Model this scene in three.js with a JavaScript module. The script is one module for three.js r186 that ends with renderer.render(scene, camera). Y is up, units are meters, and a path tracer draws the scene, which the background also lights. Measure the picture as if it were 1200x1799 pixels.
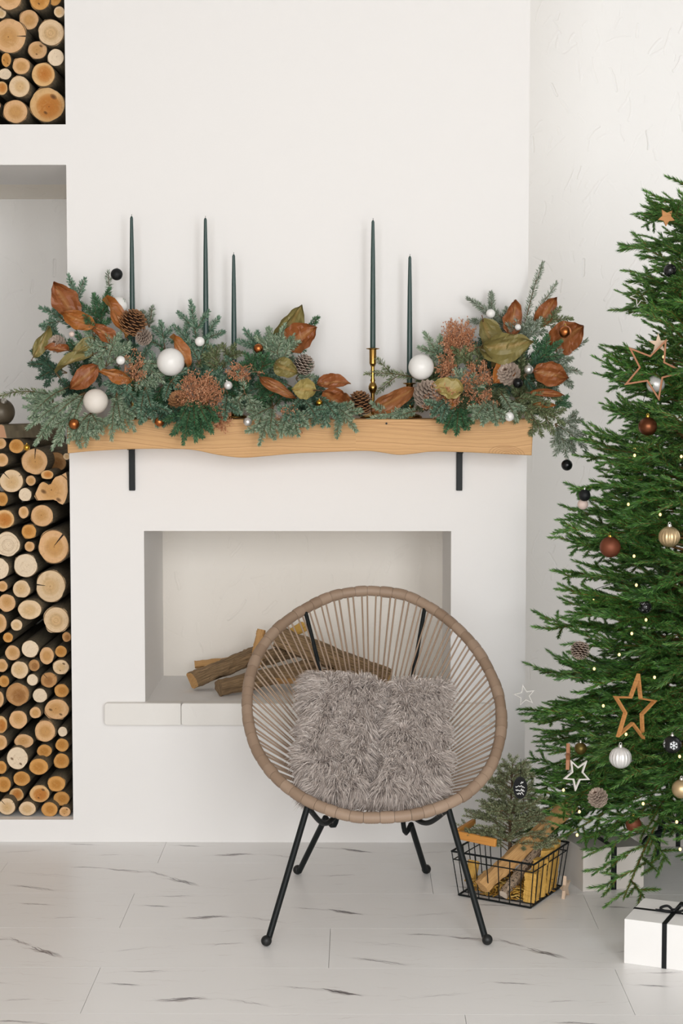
import * as THREE from 'three';
import { RoundedBoxGeometry } from 'three/addons/geometries/RoundedBoxGeometry.js';
import { mergeGeometries } from 'three/addons/utils/BufferGeometryUtils.js';
import { ImprovedNoise } from 'three/addons/math/ImprovedNoise.js';
import { RectAreaLightUniformsLib } from 'three/addons/lights/RectAreaLightUniformsLib.js';

// ------------------------------------------------------------------ camera, sky, light, exposure
const F = 3100, D = 5.69, EYE = 1.488;                 // focal length in px of a 1200x1799 frame, distance to the chimney front, eye height
const scene = new THREE.Scene();
const camera = new THREE.PerspectiveCamera(2 * Math.atan(899.5 / F) * 180 / Math.PI, 1200 / 1799, 0.1, 60);
camera.rotation.order = 'YXZ';
camera.position.set(0, EYE, D);
camera.rotation.set(-Math.atan(219.5 / F), Math.atan(25 / F), 0);
camera.updateMatrixWorld(true);
const renderer = new THREE.WebGLRenderer();
renderer.toneMapping = THREE.LinearToneMapping;
renderer.toneMappingExposure = 0.95;
renderer.shadowMap.enabled = true;
scene.background = new THREE.Color(0.93, 0.95, 1.0);
RectAreaLightUniformsLib.init();
const CEIL = 3.5, REAR = 7.3, LEFT = -2.6, RIGHT = 2.9, BACK = -1.03;
// daylight of the unseen windows (overcast sky): an area light just inside each pane
const WIN = [
  { c: [-0.65, 1.85, REAR - 0.04], w: 2.7, h: 3.0, turn: 0, I: 6.3, col: [0.985, 0.995, 1.0] },  // unseen rear left window, added to brighten the niche and the fireplace
  { c: [RIGHT - 0.04, 2.05, 0.0], w: 1.7, h: 2.3, turn: Math.PI / 2, I: 1.6, col: [0.96, 0.98, 1.0] },
  { c: [1.98, 1.85, REAR - 0.04], w: 1.5, h: 3.0, turn: 0, I: 11.0, col: [0.985, 0.995, 1.0] },
];
for (const w of WIN) {
  const l = new THREE.RectAreaLight(new THREE.Color().setRGB(...w.col), w.I, w.w - 0.1, w.h - 0.1);
  l.name = 'unseen_window_light';
  l.position.set(...w.c); l.rotation.y = w.turn;
  scene.add(l);
}

// ------------------------------------------------------------------ helpers
const V = (x, y, z) => new THREE.Vector3(x, y, z);
const rngOf = (a) => () => { a |= 0; a = a + 0x6D2B79F5 | 0; let t = Math.imul(a ^ a >>> 15, 1 | a); t = t + Math.imul(t ^ t >>> 7, 61 | t) ^ t; return ((t ^ t >>> 14) >>> 0) / 4294967296; };
const rand = rngOf(77);
const rr = (a, b, r = rand) => a + (b - a) * r();
const noise = new ImprovedNoise();
const N3 = (x, y, z) => noise.noise(x, y, z);
const lin = (hex) => { const c = new THREE.Color(hex); return [c.r, c.g, c.b]; };
const mixc = (a, b, t) => [a[0] + (b[0] - a[0]) * t, a[1] + (b[1] - a[1]) * t, a[2] + (b[2] - a[2]) * t];
const CP = camera.position;
function P(x, y, z) {                                   // the point at plan depth z that the photograph shows at (x, y)
  const d = V((x - 600) / F, -(y - 899.5) / F, -1).applyQuaternion(camera.quaternion);
  return CP.clone().addScaledVector(d, (z - CP.z) / d.z);
}
const M = (n, z) => n * (D - z) / F;                    // n pixels at plan depth z, in metres
const used = {};
const numbered = (n) => { const k = used[n] = (used[n] ?? -1) + 1; return k ? `${n}_${String(k).padStart(3, '0')}` : n; };
const shade = (o) => { o.castShadow = true; o.receiveShadow = true; return o; };
function thing(name, label, category, group, pos) {
  const o = new THREE.Group(); o.name = numbered(name); scene.add(o);
  if (pos) o.position.copy(pos);
  o.userData = { label, category }; if (group) o.userData.group = group;
  return o;
}
function mesh(name, geo, mat, parent, label) {
  const m = shade(new THREE.Mesh(geo, mat));
  m.name = parent === scene ? numbered(name) : name;
  parent.add(m); if (label) m.userData.label = label;
  return m;
}
function tag(o, label, category, group) { o.userData.label = label; o.userData.category = category; if (group) o.userData.group = group; return o; }
function struct(name, geo, mat) { const m = mesh(name, geo, mat, scene); m.userData.kind = 'structure'; return m; }
const box = (x0, x1, y0, y1, z0, z1) => new THREE.BoxGeometry(x1 - x0, y1 - y0, z1 - z0).translate((x0 + x1) / 2, (y0 + y1) / 2, (z0 + z1) / 2);
const rbox = (w, h, d, r = 0.004) => new RoundedBoxGeometry(w, h, d, 2, r);
function planarUV(g) {                                  // uv in metres by the way each face looks
  const p = g.attributes.position, n = g.attributes.normal, uv = new Float32Array(p.count * 2);
  for (let i = 0; i < p.count; i++) {
    const ax = Math.abs(n.getX(i)), ay = Math.abs(n.getY(i)), az = Math.abs(n.getZ(i));
    const [u, v] = az >= ax && az >= ay ? [p.getX(i), p.getY(i)] : ax >= ay ? [p.getZ(i), p.getY(i)] : [p.getX(i), p.getZ(i)];
    uv[2 * i] = u; uv[2 * i + 1] = v;
  }
  g.setAttribute('uv', new THREE.BufferAttribute(uv, 2));
  return g;
}
class MB {                                              // collects triangles with vertex colours
  constructor() { this.p = []; this.n = []; this.c = []; }
  tri(a, b, c, ca, cb = ca, cc = ca, na, nb, nc) {
    if (!na) { na = b.clone().sub(a).cross(c.clone().sub(a)).normalize(); nb = nc = na; }
    this.p.push(a.x, a.y, a.z, b.x, b.y, b.z, c.x, c.y, c.z);
    this.n.push(na.x, na.y, na.z, nb.x, nb.y, nb.z, nc.x, nc.y, nc.z);
    this.c.push(...ca, ...cb, ...cc);
  }
  quad(a, b, c, d, ca, cb = ca, cc = ca, cd = ca, ns) {
    if (ns) { this.tri(a, b, c, ca, cb, cc, ns[0], ns[1], ns[2]); this.tri(a, c, d, ca, cc, cd, ns[0], ns[2], ns[3]); } else { this.tri(a, b, c, ca, cb, cc); this.tri(a, c, d, ca, cc, cd); }
  }
  tube(pts, rad, seg, col, cap = true) {                // rad: number or (t) => radius
    const rf = typeof rad === 'function' ? rad : () => rad;
    const rings = [];
    let up = V(0, 1, 0);
    for (let i = 0; i < pts.length; i++) {
      const t = pts[Math.min(i + 1, pts.length - 1)].clone().sub(pts[Math.max(i - 1, 0)]).normalize();
      if (i === 0) { up = Math.abs(t.y) < 0.9 ? V(0, 1, 0) : V(1, 0, 0); }
      const s = t.clone().cross(up).normalize(); up = s.clone().cross(t).normalize();
      const r = rf(i / (pts.length - 1)), ring = [], nor = [];
      for (let k = 0; k < seg; k++) {
        const a = k / seg * Math.PI * 2, d = s.clone().multiplyScalar(Math.cos(a)).addScaledVector(up, Math.sin(a));
        nor.push(d); ring.push(pts[i].clone().addScaledVector(d, r));
      }
      rings.push([ring, nor, pts[i]]);
    }
    for (let i = 0; i + 1 < rings.length; i++) for (let k = 0; k < seg; k++) {
      const k2 = (k + 1) % seg, [A, NA] = rings[i], [B, NB] = rings[i + 1];
      this.quad(A[k], B[k], B[k2], A[k2], col, col, col, col, [NA[k], NB[k], NB[k2], NA[k2]]);
    }
    if (cap) for (const [e, rev] of [[0, 1], [rings.length - 1, 0]]) {
      const [R, , c] = rings[e];
      for (let k = 0; k < seg; k++) { const k2 = (k + 1) % seg; rev ? this.tri(c, R[k], R[k2], col) : this.tri(c, R[k2], R[k], col); }
    }
  }
  geo() {
    const g = new THREE.BufferGeometry();
    g.setAttribute('position', new THREE.Float32BufferAttribute(this.p, 3));
    g.setAttribute('normal', new THREE.Float32BufferAttribute(this.n, 3));
    g.setAttribute('color', new THREE.Float32BufferAttribute(this.c, 3));
    return g;
  }
}
const tubeGeo = (pts, r, seg = 8, n = 24) => new THREE.TubeGeometry(new THREE.CatmullRomCurve3(pts, false, 'centripetal'), n, r, seg, false);
function rod(a, b, r, seg = 8, r2 = r) {                // capped rod from a to b
  const d = b.clone().sub(a), L = d.length(), g = new THREE.CylinderGeometry(r2, r, L, seg, 1);
  g.applyQuaternion(new THREE.Quaternion().setFromUnitVectors(V(0, 1, 0), d.normalize()));
  return g.translate((a.x + b.x) / 2, (a.y + b.y) / 2, (a.z + b.z) / 2);
}
const std = (color, o = {}) => new THREE.MeshStandardMaterial({ color, roughness: 0.6, ...o });

// ------------------------------------------------------------------ textures
function dataTex(w, h, fn, srgb) {
  const a = new Uint8Array(w * h * 4);
  for (let y = 0; y < h; y++) for (let x = 0; x < w; x++) {
    const c = fn(x / w, y / h, x, y), i = (y * w + x) * 4;
    if (Array.isArray(c)) { a[i] = c[0]; a[i + 1] = c[1]; a[i + 2] = c[2]; } else a[i] = a[i + 1] = a[i + 2] = Math.max(0, Math.min(255, c));
    a[i + 3] = 255;
  }
  const t = new THREE.DataTexture(a, w, h);
  t.magFilter = t.minFilter = THREE.LinearFilter; t.wrapS = t.wrapT = THREE.RepeatWrapping;
  if (srgb) t.colorSpace = THREE.SRGBColorSpace;
  t.needsUpdate = true;
  return t;
}
function canvasTex(w, h, draw, srgb = true) {
  const c = document.createElement('canvas'); c.width = w; c.height = h;
  draw(c.getContext('2d'), w, h);
  const t = new THREE.CanvasTexture(c);
  if (srgb) t.colorSpace = THREE.SRGBColorSpace;
  return t;
}
// troweled plaster: a 2 m tile of faint undulation with torn trowel edges
function plasterTex(seed, strokes, base) {
  return canvasTex(1024, 1024, (g, w, h) => {
    const r = rngOf(seed);
    g.fillStyle = '#808080'; g.fillRect(0, 0, w, h);
    for (let i = 0; i < base; i++) {                    // broad passes of the trowel
      const x = r() * w, y = r() * h, l = rr(60, 220, r), a = rr(-1.9, -0.6, r), wd = rr(14, 60, r), v = Math.floor(rr(112, 146, r));
      g.save(); g.translate(x, y); g.rotate(a);
      const gr = g.createLinearGradient(0, -wd, 0, wd);
      gr.addColorStop(0, `rgba(${v},${v},${v},0)`); gr.addColorStop(0.5, `rgba(${v},${v},${v},0.5)`); gr.addColorStop(0.85, `rgba(${v},${v},${v},0.7)`); gr.addColorStop(1, `rgba(${v},${v},${v},0)`);
      g.fillStyle = gr; g.fillRect(-l / 2, -wd, l, 2 * wd); g.restore();
    }
    for (let i = 0; i < strokes; i++) {                 // torn ridges and pits
      let x = r() * w, y = r() * h, a = rr(-2.0, -0.5, r);
      const v = r() < 0.6 ? Math.floor(rr(170, 235, r)) : Math.floor(rr(20, 80, r));
      g.strokeStyle = `rgba(${v},${v},${v},${rr(0.08, 0.4, r) * (r() < 0.12 ? 2 : 1)})`; g.lineWidth = rr(1.5, 6, r); g.lineCap = 'round'; g.beginPath(); g.moveTo(x, y);
      const n = Math.floor(rr(2, 9, r));
      for (let k = 0; k < n; k++) { a += rr(-0.28, 0.28, r); x += Math.cos(a) * 6; y += Math.sin(a) * 6; g.lineTo(x, y); }
      g.stroke();
    }
  }, false);
}
const withRepeat = (t, per) => { const c = t.clone(); c.wrapS = c.wrapT = THREE.RepeatWrapping; c.repeat.set(1 / per, 1 / per); c.needsUpdate = true; return c; };
const plasterRough = withRepeat(plasterTex(5, 800, 620), 2.0), plasterSoft = withRepeat(plasterTex(9, 16, 60), 1.7);
const mFire = std('#f5efe6', { roughness: 0.8, bumpMap: plasterRough, bumpScale: 0.009 });
const mWall = std('#efedeb', { roughness: 0.82, bumpMap: plasterSoft, bumpScale: 0.0012 });
const mPlaster = std('#f1efec', { roughness: 0.8, bumpMap: plasterRough, bumpScale: 0.009 });
const mWarm = std('#b9b0a6', { roughness: 0.85 });
const mCeiling = std('#aba8a4', { roughness: 0.9 });
const mLedge = std('#eae7e2', { roughness: 0.75, bumpMap: plasterRough, bumpScale: 0.004 });
const mBlack = new THREE.MeshPhysicalMaterial({ color: '#14191a', roughness: 0.45, specularIntensity: 0.45 });
const mFrame = std('#e8e8e6', { roughness: 0.5 });

// ------------------------------------------------------------------ the room shell
const wx = (px) => P(px, 700, 0).x;
const nicheR = P(118, 450, 0).x, chimR = P(926, 750, 0).x, nicheL = nicheR - 0.78;
const yAt = (py, z = 0) => P(600, py, z).y;
const upBottom = yAt(218), tallTop = yAt(289), tallBottom = yAt(1441);
const fpL = P(254, 1080, 0).x, fpR = P(792, 1080, 0).x, fpT = yAt(933), fpB = yAt(1236), FPD = 0.55;
const rectHole = (x0, x1, y0, y1) => new THREE.Path([new THREE.Vector2(x0, y0), new THREE.Vector2(x1, y0), new THREE.Vector2(x1, y1), new THREE.Vector2(x0, y1)]);
function wallShape(x0, x1, y0, y1, holes) {
  const s = new THREE.Shape([new THREE.Vector2(x0, y0), new THREE.Vector2(x1, y0), new THREE.Vector2(x1, y1), new THREE.Vector2(x0, y1)]);
  s.holes = holes; return s;
}
const niches = () => [rectHole(nicheL, nicheR, upBottom, yAt(-30)), rectHole(nicheL, nicheR, tallBottom, tallTop)];
{
  const g1 = new THREE.ExtrudeGeometry(wallShape(LEFT, chimR, 0, CEIL, [...niches(), rectHole(fpL, fpR, fpB, fpT)]), { depth: FPD, bevelEnabled: false }).translate(0, 0, -FPD);
  struct('wall_chimney', planarUV(g1), mWall);
  const g2 = new THREE.ExtrudeGeometry(wallShape(LEFT, chimR, 0, CEIL, niches()), { depth: -FPD - BACK, bevelEnabled: false }).translate(0, 0, BACK);
  struct('wall_fireplace_back', planarUV(g2), mFire);
  struct('wall_back', planarUV(box(LEFT - 0.15, RIGHT + 0.15, 0, CEIL, BACK - 0.15, BACK)), mPlaster);
  struct('wall_left', planarUV(box(LEFT - 0.15, LEFT, 0, CEIL, BACK, REAR)), mWarm);
  struct('ceiling', planarUV(box(LEFT - 0.15, RIGHT + 0.15, CEIL, CEIL + 0.15, BACK - 0.15, REAR + 0.15)), mCeiling);
  // low plastered plinth along the foot of the back wall
  const ph = yAt(1264, BACK + 0.03);
  const pl = struct('baseboard_back', planarUV(rbox(RIGHT - chimR, ph, 0.03, 0.006).translate((RIGHT + chimR) / 2, ph / 2, BACK + 0.015)), mWall);
  pl.userData.kind = 'structure';
  const w1 = WIN[1];
  const gr = new THREE.ExtrudeGeometry(wallShape(LEFT, RIGHT, 0, CEIL, [WIN[0], WIN[2]].map((w0) => rectHole(w0.c[0] - w0.w / 2, w0.c[0] + w0.w / 2, w0.c[1] - w0.h / 2, w0.c[1] + w0.h / 2))), { depth: 0.15, bevelEnabled: false }).translate(0, 0, REAR);
  struct('wall_rear', planarUV(gr), mWarm);
  const gs = new THREE.ExtrudeGeometry(wallShape(BACK, REAR, 0, CEIL, [rectHole(w1.c[2] - w1.w / 2, w1.c[2] + w1.w / 2, w1.c[1] - w1.h / 2, w1.c[1] + w1.h / 2)]), { depth: 0.15, bevelEnabled: false });
  gs.applyMatrix4(new THREE.Matrix4().set(0, 0, 1, RIGHT, 0, 1, 0, 0, 1, 0, 0, 0, 0, 0, 0, 1));
  { const ix = gs.index; const pa = gs.attributes.position.array, na = gs.attributes.normal.array; // mirrored: turn the faces round
    if (!ix) for (let i = 0; i < pa.length; i += 9) for (let k = 0; k < 3; k++) { [pa[i + 3 + k], pa[i + 6 + k]] = [pa[i + 6 + k], pa[i + 3 + k]]; [na[i + 3 + k], na[i + 6 + k]] = [na[i + 6 + k], na[i + 3 + k]]; } }
  struct('wall_right', planarUV(gs), mWarm);
  const glass = new THREE.MeshPhysicalMaterial({ color: '#ffffff', roughness: 0.02, transmission: 1, thickness: 0 });
  WIN.forEach((w, i) => {
    const g = new THREE.Group(); g.name = `window_${i + 1}`; g.userData.kind = 'structure'; scene.add(g);
    g.position.set(w.c[0], w.c[1], w.c[2]); g.rotation.y = w.turn; g.translateZ(0.11);
    const fr = 0.06, bars = [];
    for (const s of [-1, 1]) { bars.push(new THREE.BoxGeometry(fr, w.h, 0.06).translate(s * (w.w / 2 - fr / 2), 0, 0)); bars.push(new THREE.BoxGeometry(w.w - 2 * fr, fr, 0.06).translate(0, s * (w.h / 2 - fr / 2), 0)); }
    for (const s of [-1, 1]) bars.push(new THREE.BoxGeometry(0.04, w.h - 2 * fr, 0.05).translate(s * w.w / 6, 0, 0));
    mesh('window_frame', mergeGeometries(bars), mFrame, g);
    for (const s of [-1, 0, 1]) mesh('pane', new THREE.BoxGeometry(w.w / 3 - 0.07, w.h - 2 * fr, 0.006).translate(s * w.w / 3.05, 0, 0.0), glass, g);
  });
}
// floor: marble-print laminate boards, each its own piece, over a slab
function vein(g, r, x0, y0, x1, y1, wd, alpha, tone) {
  const n = 40, q = r() * 50, amp = Math.hypot(x1 - x0, y1 - y0) * 0.05;
  g.lineCap = 'round';
  for (let k = 0; k < n; k++) {
    const t0 = k / n, t1 = (k + 1) / n, env = Math.sin(Math.PI * Math.min(1, t0 * 1.02 + 0.02)) ** 0.8, p = 0.5 + 0.5 * N3(t0 * 5 + q, q, 2);
    const f = (t) => [x0 + (x1 - x0) * t + amp * 0.6 * N3(t * 6 + q, 1, q), y0 + (y1 - y0) * t + amp * 1.6 * N3(t * 4 + q, 7, q) + amp * 0.7 * N3(t * 14 + q, 3, q)];
    g.strokeStyle = `rgba(${tone},${(alpha * (0.2 + 0.8 * p) * env).toFixed(3)})`; g.lineWidth = Math.max(0.8, wd * env * (0.25 + 0.95 * p));
    g.beginPath(); g.moveTo(...f(t0)); g.lineTo(...f(t1)); g.stroke();
  }
}
function marble(seed, list) {
  return canvasTex(1584, 400, (g, w, h) => {            // 1.32 m x 0.333 m
    const r = rngOf(seed), S = 1200;
    g.fillStyle = '#f3f2f1'; g.fillRect(0, 0, w, h);
    for (let i = 0; i < 60; i++) { const x = r() * w, y = r() * h; vein(g, r, x, y, x + rr(40, 210, r), y + rr(-45, 45, r), rr(1, 3.4, r), rr(0.1, 0.3, r), r() < 0.5 ? '150,140,134' : '168,150,142'); }
    for (const [u0, v0, u1, v1, wd, al] of list) {
      vein(g, r, u0 * S - 30, v0 * h, u1 * S + 30, v1 * h + 6, wd * 3.2, al * 0.16, '120,110,108'); for (let k = 0; k < 3; k++) vein(g, r, u0 * S + rr(-14, 14, r), v0 * h + rr(-8, 8, r), u1 * S + rr(-14, 14, r), v1 * h + rr(-8, 8, r), wd * rr(0.5, 1, r), al * 0.55, '92,86,88');
      vein(g, r, u0 * S, v0 * h, u1 * S, v1 * h, wd, al, '66,60,66');
      vein(g, r, u0 * S - 50, v0 * h + rr(-20, 20, r), u0 * S, v0 * h, 1.6, 0.3, '130,120,118');
      vein(g, r, u1 * S, v1 * h, u1 * S + 70, v1 * h + rr(-25, 25, r), 1.6, 0.3, '130,120,118');
    }
  });
}
const texA = marble(21, [[0.17, 0.74, 0.3, 0.66, 9, 0.8], [0.33, 0.68, 0.46, 0.86, 3, 0.6], [0.04, 0.36, 0.12, 0.4, 9, 0.3], [0.06, 0.1, 0.2, 0.07, 4, 0.55], [0.46, 0.4, 0.58, 0.5, 3, 0.5], [0.56, 0.46, 0.68, 0.62, 10, 0.75], [0.78, 0.7, 0.95, 0.52, 3, 0.35], [1.0, 0.3, 1.1, 0.36, 5, 0.5], [1.12, 0.74, 1.2, 0.7, 3, 0.4]]);
const texB = marble(34, [[0.44, 0.24, 0.53, 0.5, 5, 0.6], [0.52, 0.48, 0.61, 0.76, 10, 0.85], [0.05, 0.72, 0.22, 0.95, 8, 0.45], [0.2, 0.14, 0.33, 0.18, 5, 0.5], [0.31, 0.2, 0.46, 0.32, 7, 0.6], [0.74, 0.62, 0.86, 0.5, 3, 0.3], [0.02, 0.3, 0.3, 0.55, 2, 0.4], [0.98, 0.44, 1.1, 0.38, 4, 0.45]]);
{
  const fl = struct('floor', box(LEFT - 0.15, RIGHT + 0.15, -0.16, -0.0085, BACK - 0.15, REAR + 0.15), std('#a9a5a0', { roughness: 0.8 }));
  const tiles = ['#ffffff', '#ffffff', '#ffffff'].flatMap((c) => [texA, texB].map((t) => std(c, { map: t, roughness: 0.36 })));
  const TL = 1.32, TW = 0.3335, gap = 0.0011;
  const geo = (w) => { const g = new THREE.BoxGeometry(w - gap, 0.0085, TW - gap); return g; };
  const full = geo(TL);
  const shift = [wx(0) * 0, 0, 0];
  const seam = [P(577, 1668, 0).x];                     // replaced below by floor points
  const floorPt = (px, py) => { const a = P(px, py, 0), b = P(px, py, 2), t = a.y / (a.y - b.y); return a.lerp(b, t); };
  const zr = floorPt(600, 1631).z;                      // a joint that shows in the photograph
  const offs = { 0: floorPt(579, 1667).x, 1: floorPt(158, 1742).x, '-1': floorPt(223, 1600).x, '-2': floorPt(757, 1543).x };
  for (let k = -6; k < 20; k++) {
    const z0 = zr + k * TW, z1 = z0 + TW;
    if (z1 < BACK || z0 > REAR) continue;
    const o = offs[k] ?? [-0.05, -0.62, 0.26, -0.3][((k % 4) + 4) % 4];
    for (let j = -3; j < 4; j++) {
      let a = o + j * TL, b = a + TL;
      if (b <= LEFT + 0.02 || a >= RIGHT - 0.02) continue;
      const m = tiles[(Math.abs(j * 3 + k) % 3) * 2 + (Math.abs(k) % 2 === 1 ? 0 : 1)];
      const t = mesh('tile', full, m, fl);
      t.position.set((a + b) / 2, -0.00425, (z0 + z1) / 2);
      if (a < LEFT - 0.15 || b > RIGHT + 0.15) { t.geometry = geo(Math.min(b, RIGHT + 0.1) - Math.max(a, LEFT - 0.1)); t.position.x = (Math.max(a, LEFT - 0.1) + Math.min(b, RIGHT + 0.1)) / 2; }
    }
  }
}
// hearth ledge
{
  const z1 = 0.028, yT = yAt(1236, z1), yB = yAt(1275, z1), xL = P(183, 1255, z1).x, xJ = P(318, 1255, z1).x, xJ2 = P(600, 1255, z1).x, xR = P(862, 1255, z1).x;
  const h = thing('hearth_ledge', 'whitewashed plaster ledge of rounded slabs along the foot of the fireplace opening', 'ledge');
  h.position.set((xL + xR) / 2, yB, 0);
  const slabGeo = (w, hh, d) => { const q = new THREE.Shape(), k = 0.012, x = w / 2, y = hh / 2; q.moveTo(-x + k, -y); q.lineTo(x - 0.003, -y); q.lineTo(x, -y + 0.003); q.lineTo(x, y - 0.003); q.lineTo(x - 0.003, y); q.lineTo(-x + k, y); q.quadraticCurveTo(-x, y, -x, y - k); q.lineTo(-x, -y + k); q.quadraticCurveTo(-x, -y, -x + k, -y); return new THREE.ExtrudeGeometry(q, { depth: d - 0.004, bevelEnabled: true, bevelSize: 0.002, bevelOffset: -0.002, bevelThickness: 0.004, bevelSegments: 2 }); };
  const seg = (a, b) => mesh('slab', planarUV(slabGeo(b - a - 0.0008, yT - yB, z1 + 0.02).translate((a + b) / 2 - h.position.x, (yT - yB) / 2, -0.02)), mLedge, h);
  seg(xL, xJ); seg(xJ, xJ2); seg(xJ2, xR);
}

// ------------------------------------------------------------------ stacked logs in the niches
function endTex(seed, o) {
  return canvasTex(256, 256, (g, w) => {
    const r = rngOf(seed), c = w / 2;
    g.fillStyle = o.base; g.fillRect(0, 0, w, w);
    const hx = c + rr(-14, 14, r), hy = c + rr(-14, 14, r);
    if (o.heart) for (let k = 0; k < 26; k++) { const q = o.hr * c * rr(0.3, 1.25, r); g.fillStyle = o.heart; g.globalAlpha = 0.085; g.beginPath(); g.ellipse(hx + rr(-9, 9, r), hy + rr(-9, 9, r), q, q * rr(0.8, 1.1, r), r() * 3, 0, 7); g.fill(); }
    g.globalAlpha = 1;
    for (let k = 2; k < 22; k++) {
      g.strokeStyle = `rgba(110,72,34,${rr(0.06, o.ring ?? 0.2, r)})`; g.lineWidth = rr(0.8, 2.6, r); g.beginPath();
      for (let i = 0; i <= 40; i++) { const a = i / 40 * Math.PI * 2, q = (k + 0.35 * N3(Math.cos(a) * 2 + k, Math.sin(a) * 2, seed)) * c / 20; g.lineTo(hx * (1 - k / 22) + c * k / 22 + Math.cos(a) * q, hy * (1 - k / 22) + c * k / 22 + Math.sin(a) * q); }
      g.stroke();
    }
    for (let k = 0; k < 130; k++) { const a = r() * 6.28, q0 = rr(0.1, 0.8, r) * c, q1 = q0 + rr(6, 40, r); g.strokeStyle = `rgba(${r() < 0.5 ? '104,68,34' : '246,224,190'},${rr(0.06, 0.24, r)})`; g.lineWidth = 1; g.beginPath(); g.moveTo(c + Math.cos(a) * q0, c + Math.sin(a) * q0); g.lineTo(c + Math.cos(a) * q1, c + Math.sin(a) * q1); g.stroke(); }
    for (let k = 0; k < 40; k++) { g.fillStyle = `rgba(${r() < 0.5 ? '140,96,52' : '250,232,204'},${rr(0.04, 0.1, r)})`; g.beginPath(); g.ellipse(r() * w, r() * w, rr(6, 30, r), rr(4, 14, r), r() * 3, 0, 7); g.fill(); }
    g.fillStyle = `rgba(92,56,26,${o.pith ?? 0.5})`; g.beginPath(); g.arc(hx, hy, rr(3, 6, r), 0, 7); g.fill();
    for (const [a, l, wd] of o.cracks ?? []) { g.strokeStyle = 'rgba(34,22,14,0.92)'; g.lineCap = 'round'; for (let k = 0; k < 9; k++) { g.lineWidth = wd * (0.25 + 0.75 * k / 9); const q0 = c * (1 - l) + c * l * k / 9, q1 = c * (1 - l) + c * l * (k + 1) / 9; g.beginPath(); g.moveTo(c + Math.cos(a) * q0 + rr(-1.5, 1.5, r), c + Math.sin(a) * q0); g.lineTo(c + Math.cos(a) * q1 + rr(-1.5, 1.5, r), c + Math.sin(a) * q1); g.stroke(); } }
    for (const [x, y, q] of o.knots ?? []) { for (let k = 0; k < 4; k++) { g.fillStyle = `rgba(70,40,18,${0.25})`; g.beginPath(); g.ellipse(c + x * c, c + y * c, q * (1.4 - k * 0.3), q * (0.9 - k * 0.2), 0.6, 0, 7); g.fill(); } }
    g.strokeStyle = 'rgba(86,58,30,0.75)'; g.lineWidth = 7; g.beginPath(); g.arc(c, c, c - 2, 0, 7); g.stroke();
  });
}
const TONES = {                                         // sawn faces: colours of the wood itself
  pale: ['#e3c7a2', null], tan: ['#dcb081', '#c28f55'], gold: ['#d29a55', '#b9772f'], heart: ['#e0b67f', '#b46f28'], brown: ['#b98a58', '#8f5f33'], white: ['#ead6ba', null],
};
const faceMats = {};
function faceMat(tone, kind, seed) {
  const key = `${tone}_${kind}_${seed}`;
  if (!faceMats[key]) {
    const [b, hcol] = TONES[tone];
    const o = { base: b, heart: hcol ?? (tone === 'pale' ? '#cfa878' : null), hr: tone === 'heart' ? 0.68 : 0.55 };
    if (kind === 'up') o.cracks = [[-1.5, 0.8, 13]];
    if (kind === 'ne') o.cracks = [[-0.85, 0.9, 16]];
    if (kind === 'w') o.cracks = [[3.25, 0.62, 12]];
    if (kind === 'e') o.cracks = [[0.02, 0.55, 10]];
    if (kind === 'nw') o.cracks = [[-2.3, 0.75, 11], [-0.6, 0.25, 8]];
    if (kind === 'knots') o.knots = [[-0.5, 0.05, 16], [0.3, 0.5, 15]];
    if (kind === 'split') o.knots = [[0.35, -0.45, 20], [-0.1, 0.45, 12]];
    if (kind === 'rings') o.ring = 0.62;
    const t = endTex(seed * 7 + tone.length * 31 + kind.length, o);
    faceMats[key] = std('#ffffff', { map: t, roughness: 0.85, bumpMap: t, bumpScale: 0.0008 });
  }
  return faceMats[key];
}
const barkTex = dataTex(256, 256, (u, v) => { const n = N3(u * 26, v * 7, 3) * 0.6 + N3(u * 60, v * 18, 8) * 0.4; const k = 0.5 + 0.5 * n; return [86 + 62 * k, 78 + 56 * k, 62 + 46 * k]; }, true);
const mBark = std('#ffffff', { map: barkTex, roughness: 0.95, bumpMap: barkTex, bumpScale: 0.004 });
const birchTex = dataTex(256, 256, (u, v) => { const n = N3(u * 18, v * 8, 5), s = N3(u * 6, v * 40, 9) > 0.34 ? 0.45 : 1; const k = (0.75 + 0.25 * n) * s; return [228 * k, 208 * k, 186 * k]; }, true);
const mBirch = std('#f6ece0', { map: birchTex, roughness: 0.9, bumpMap: birchTex, bumpScale: 0.002 });
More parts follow.
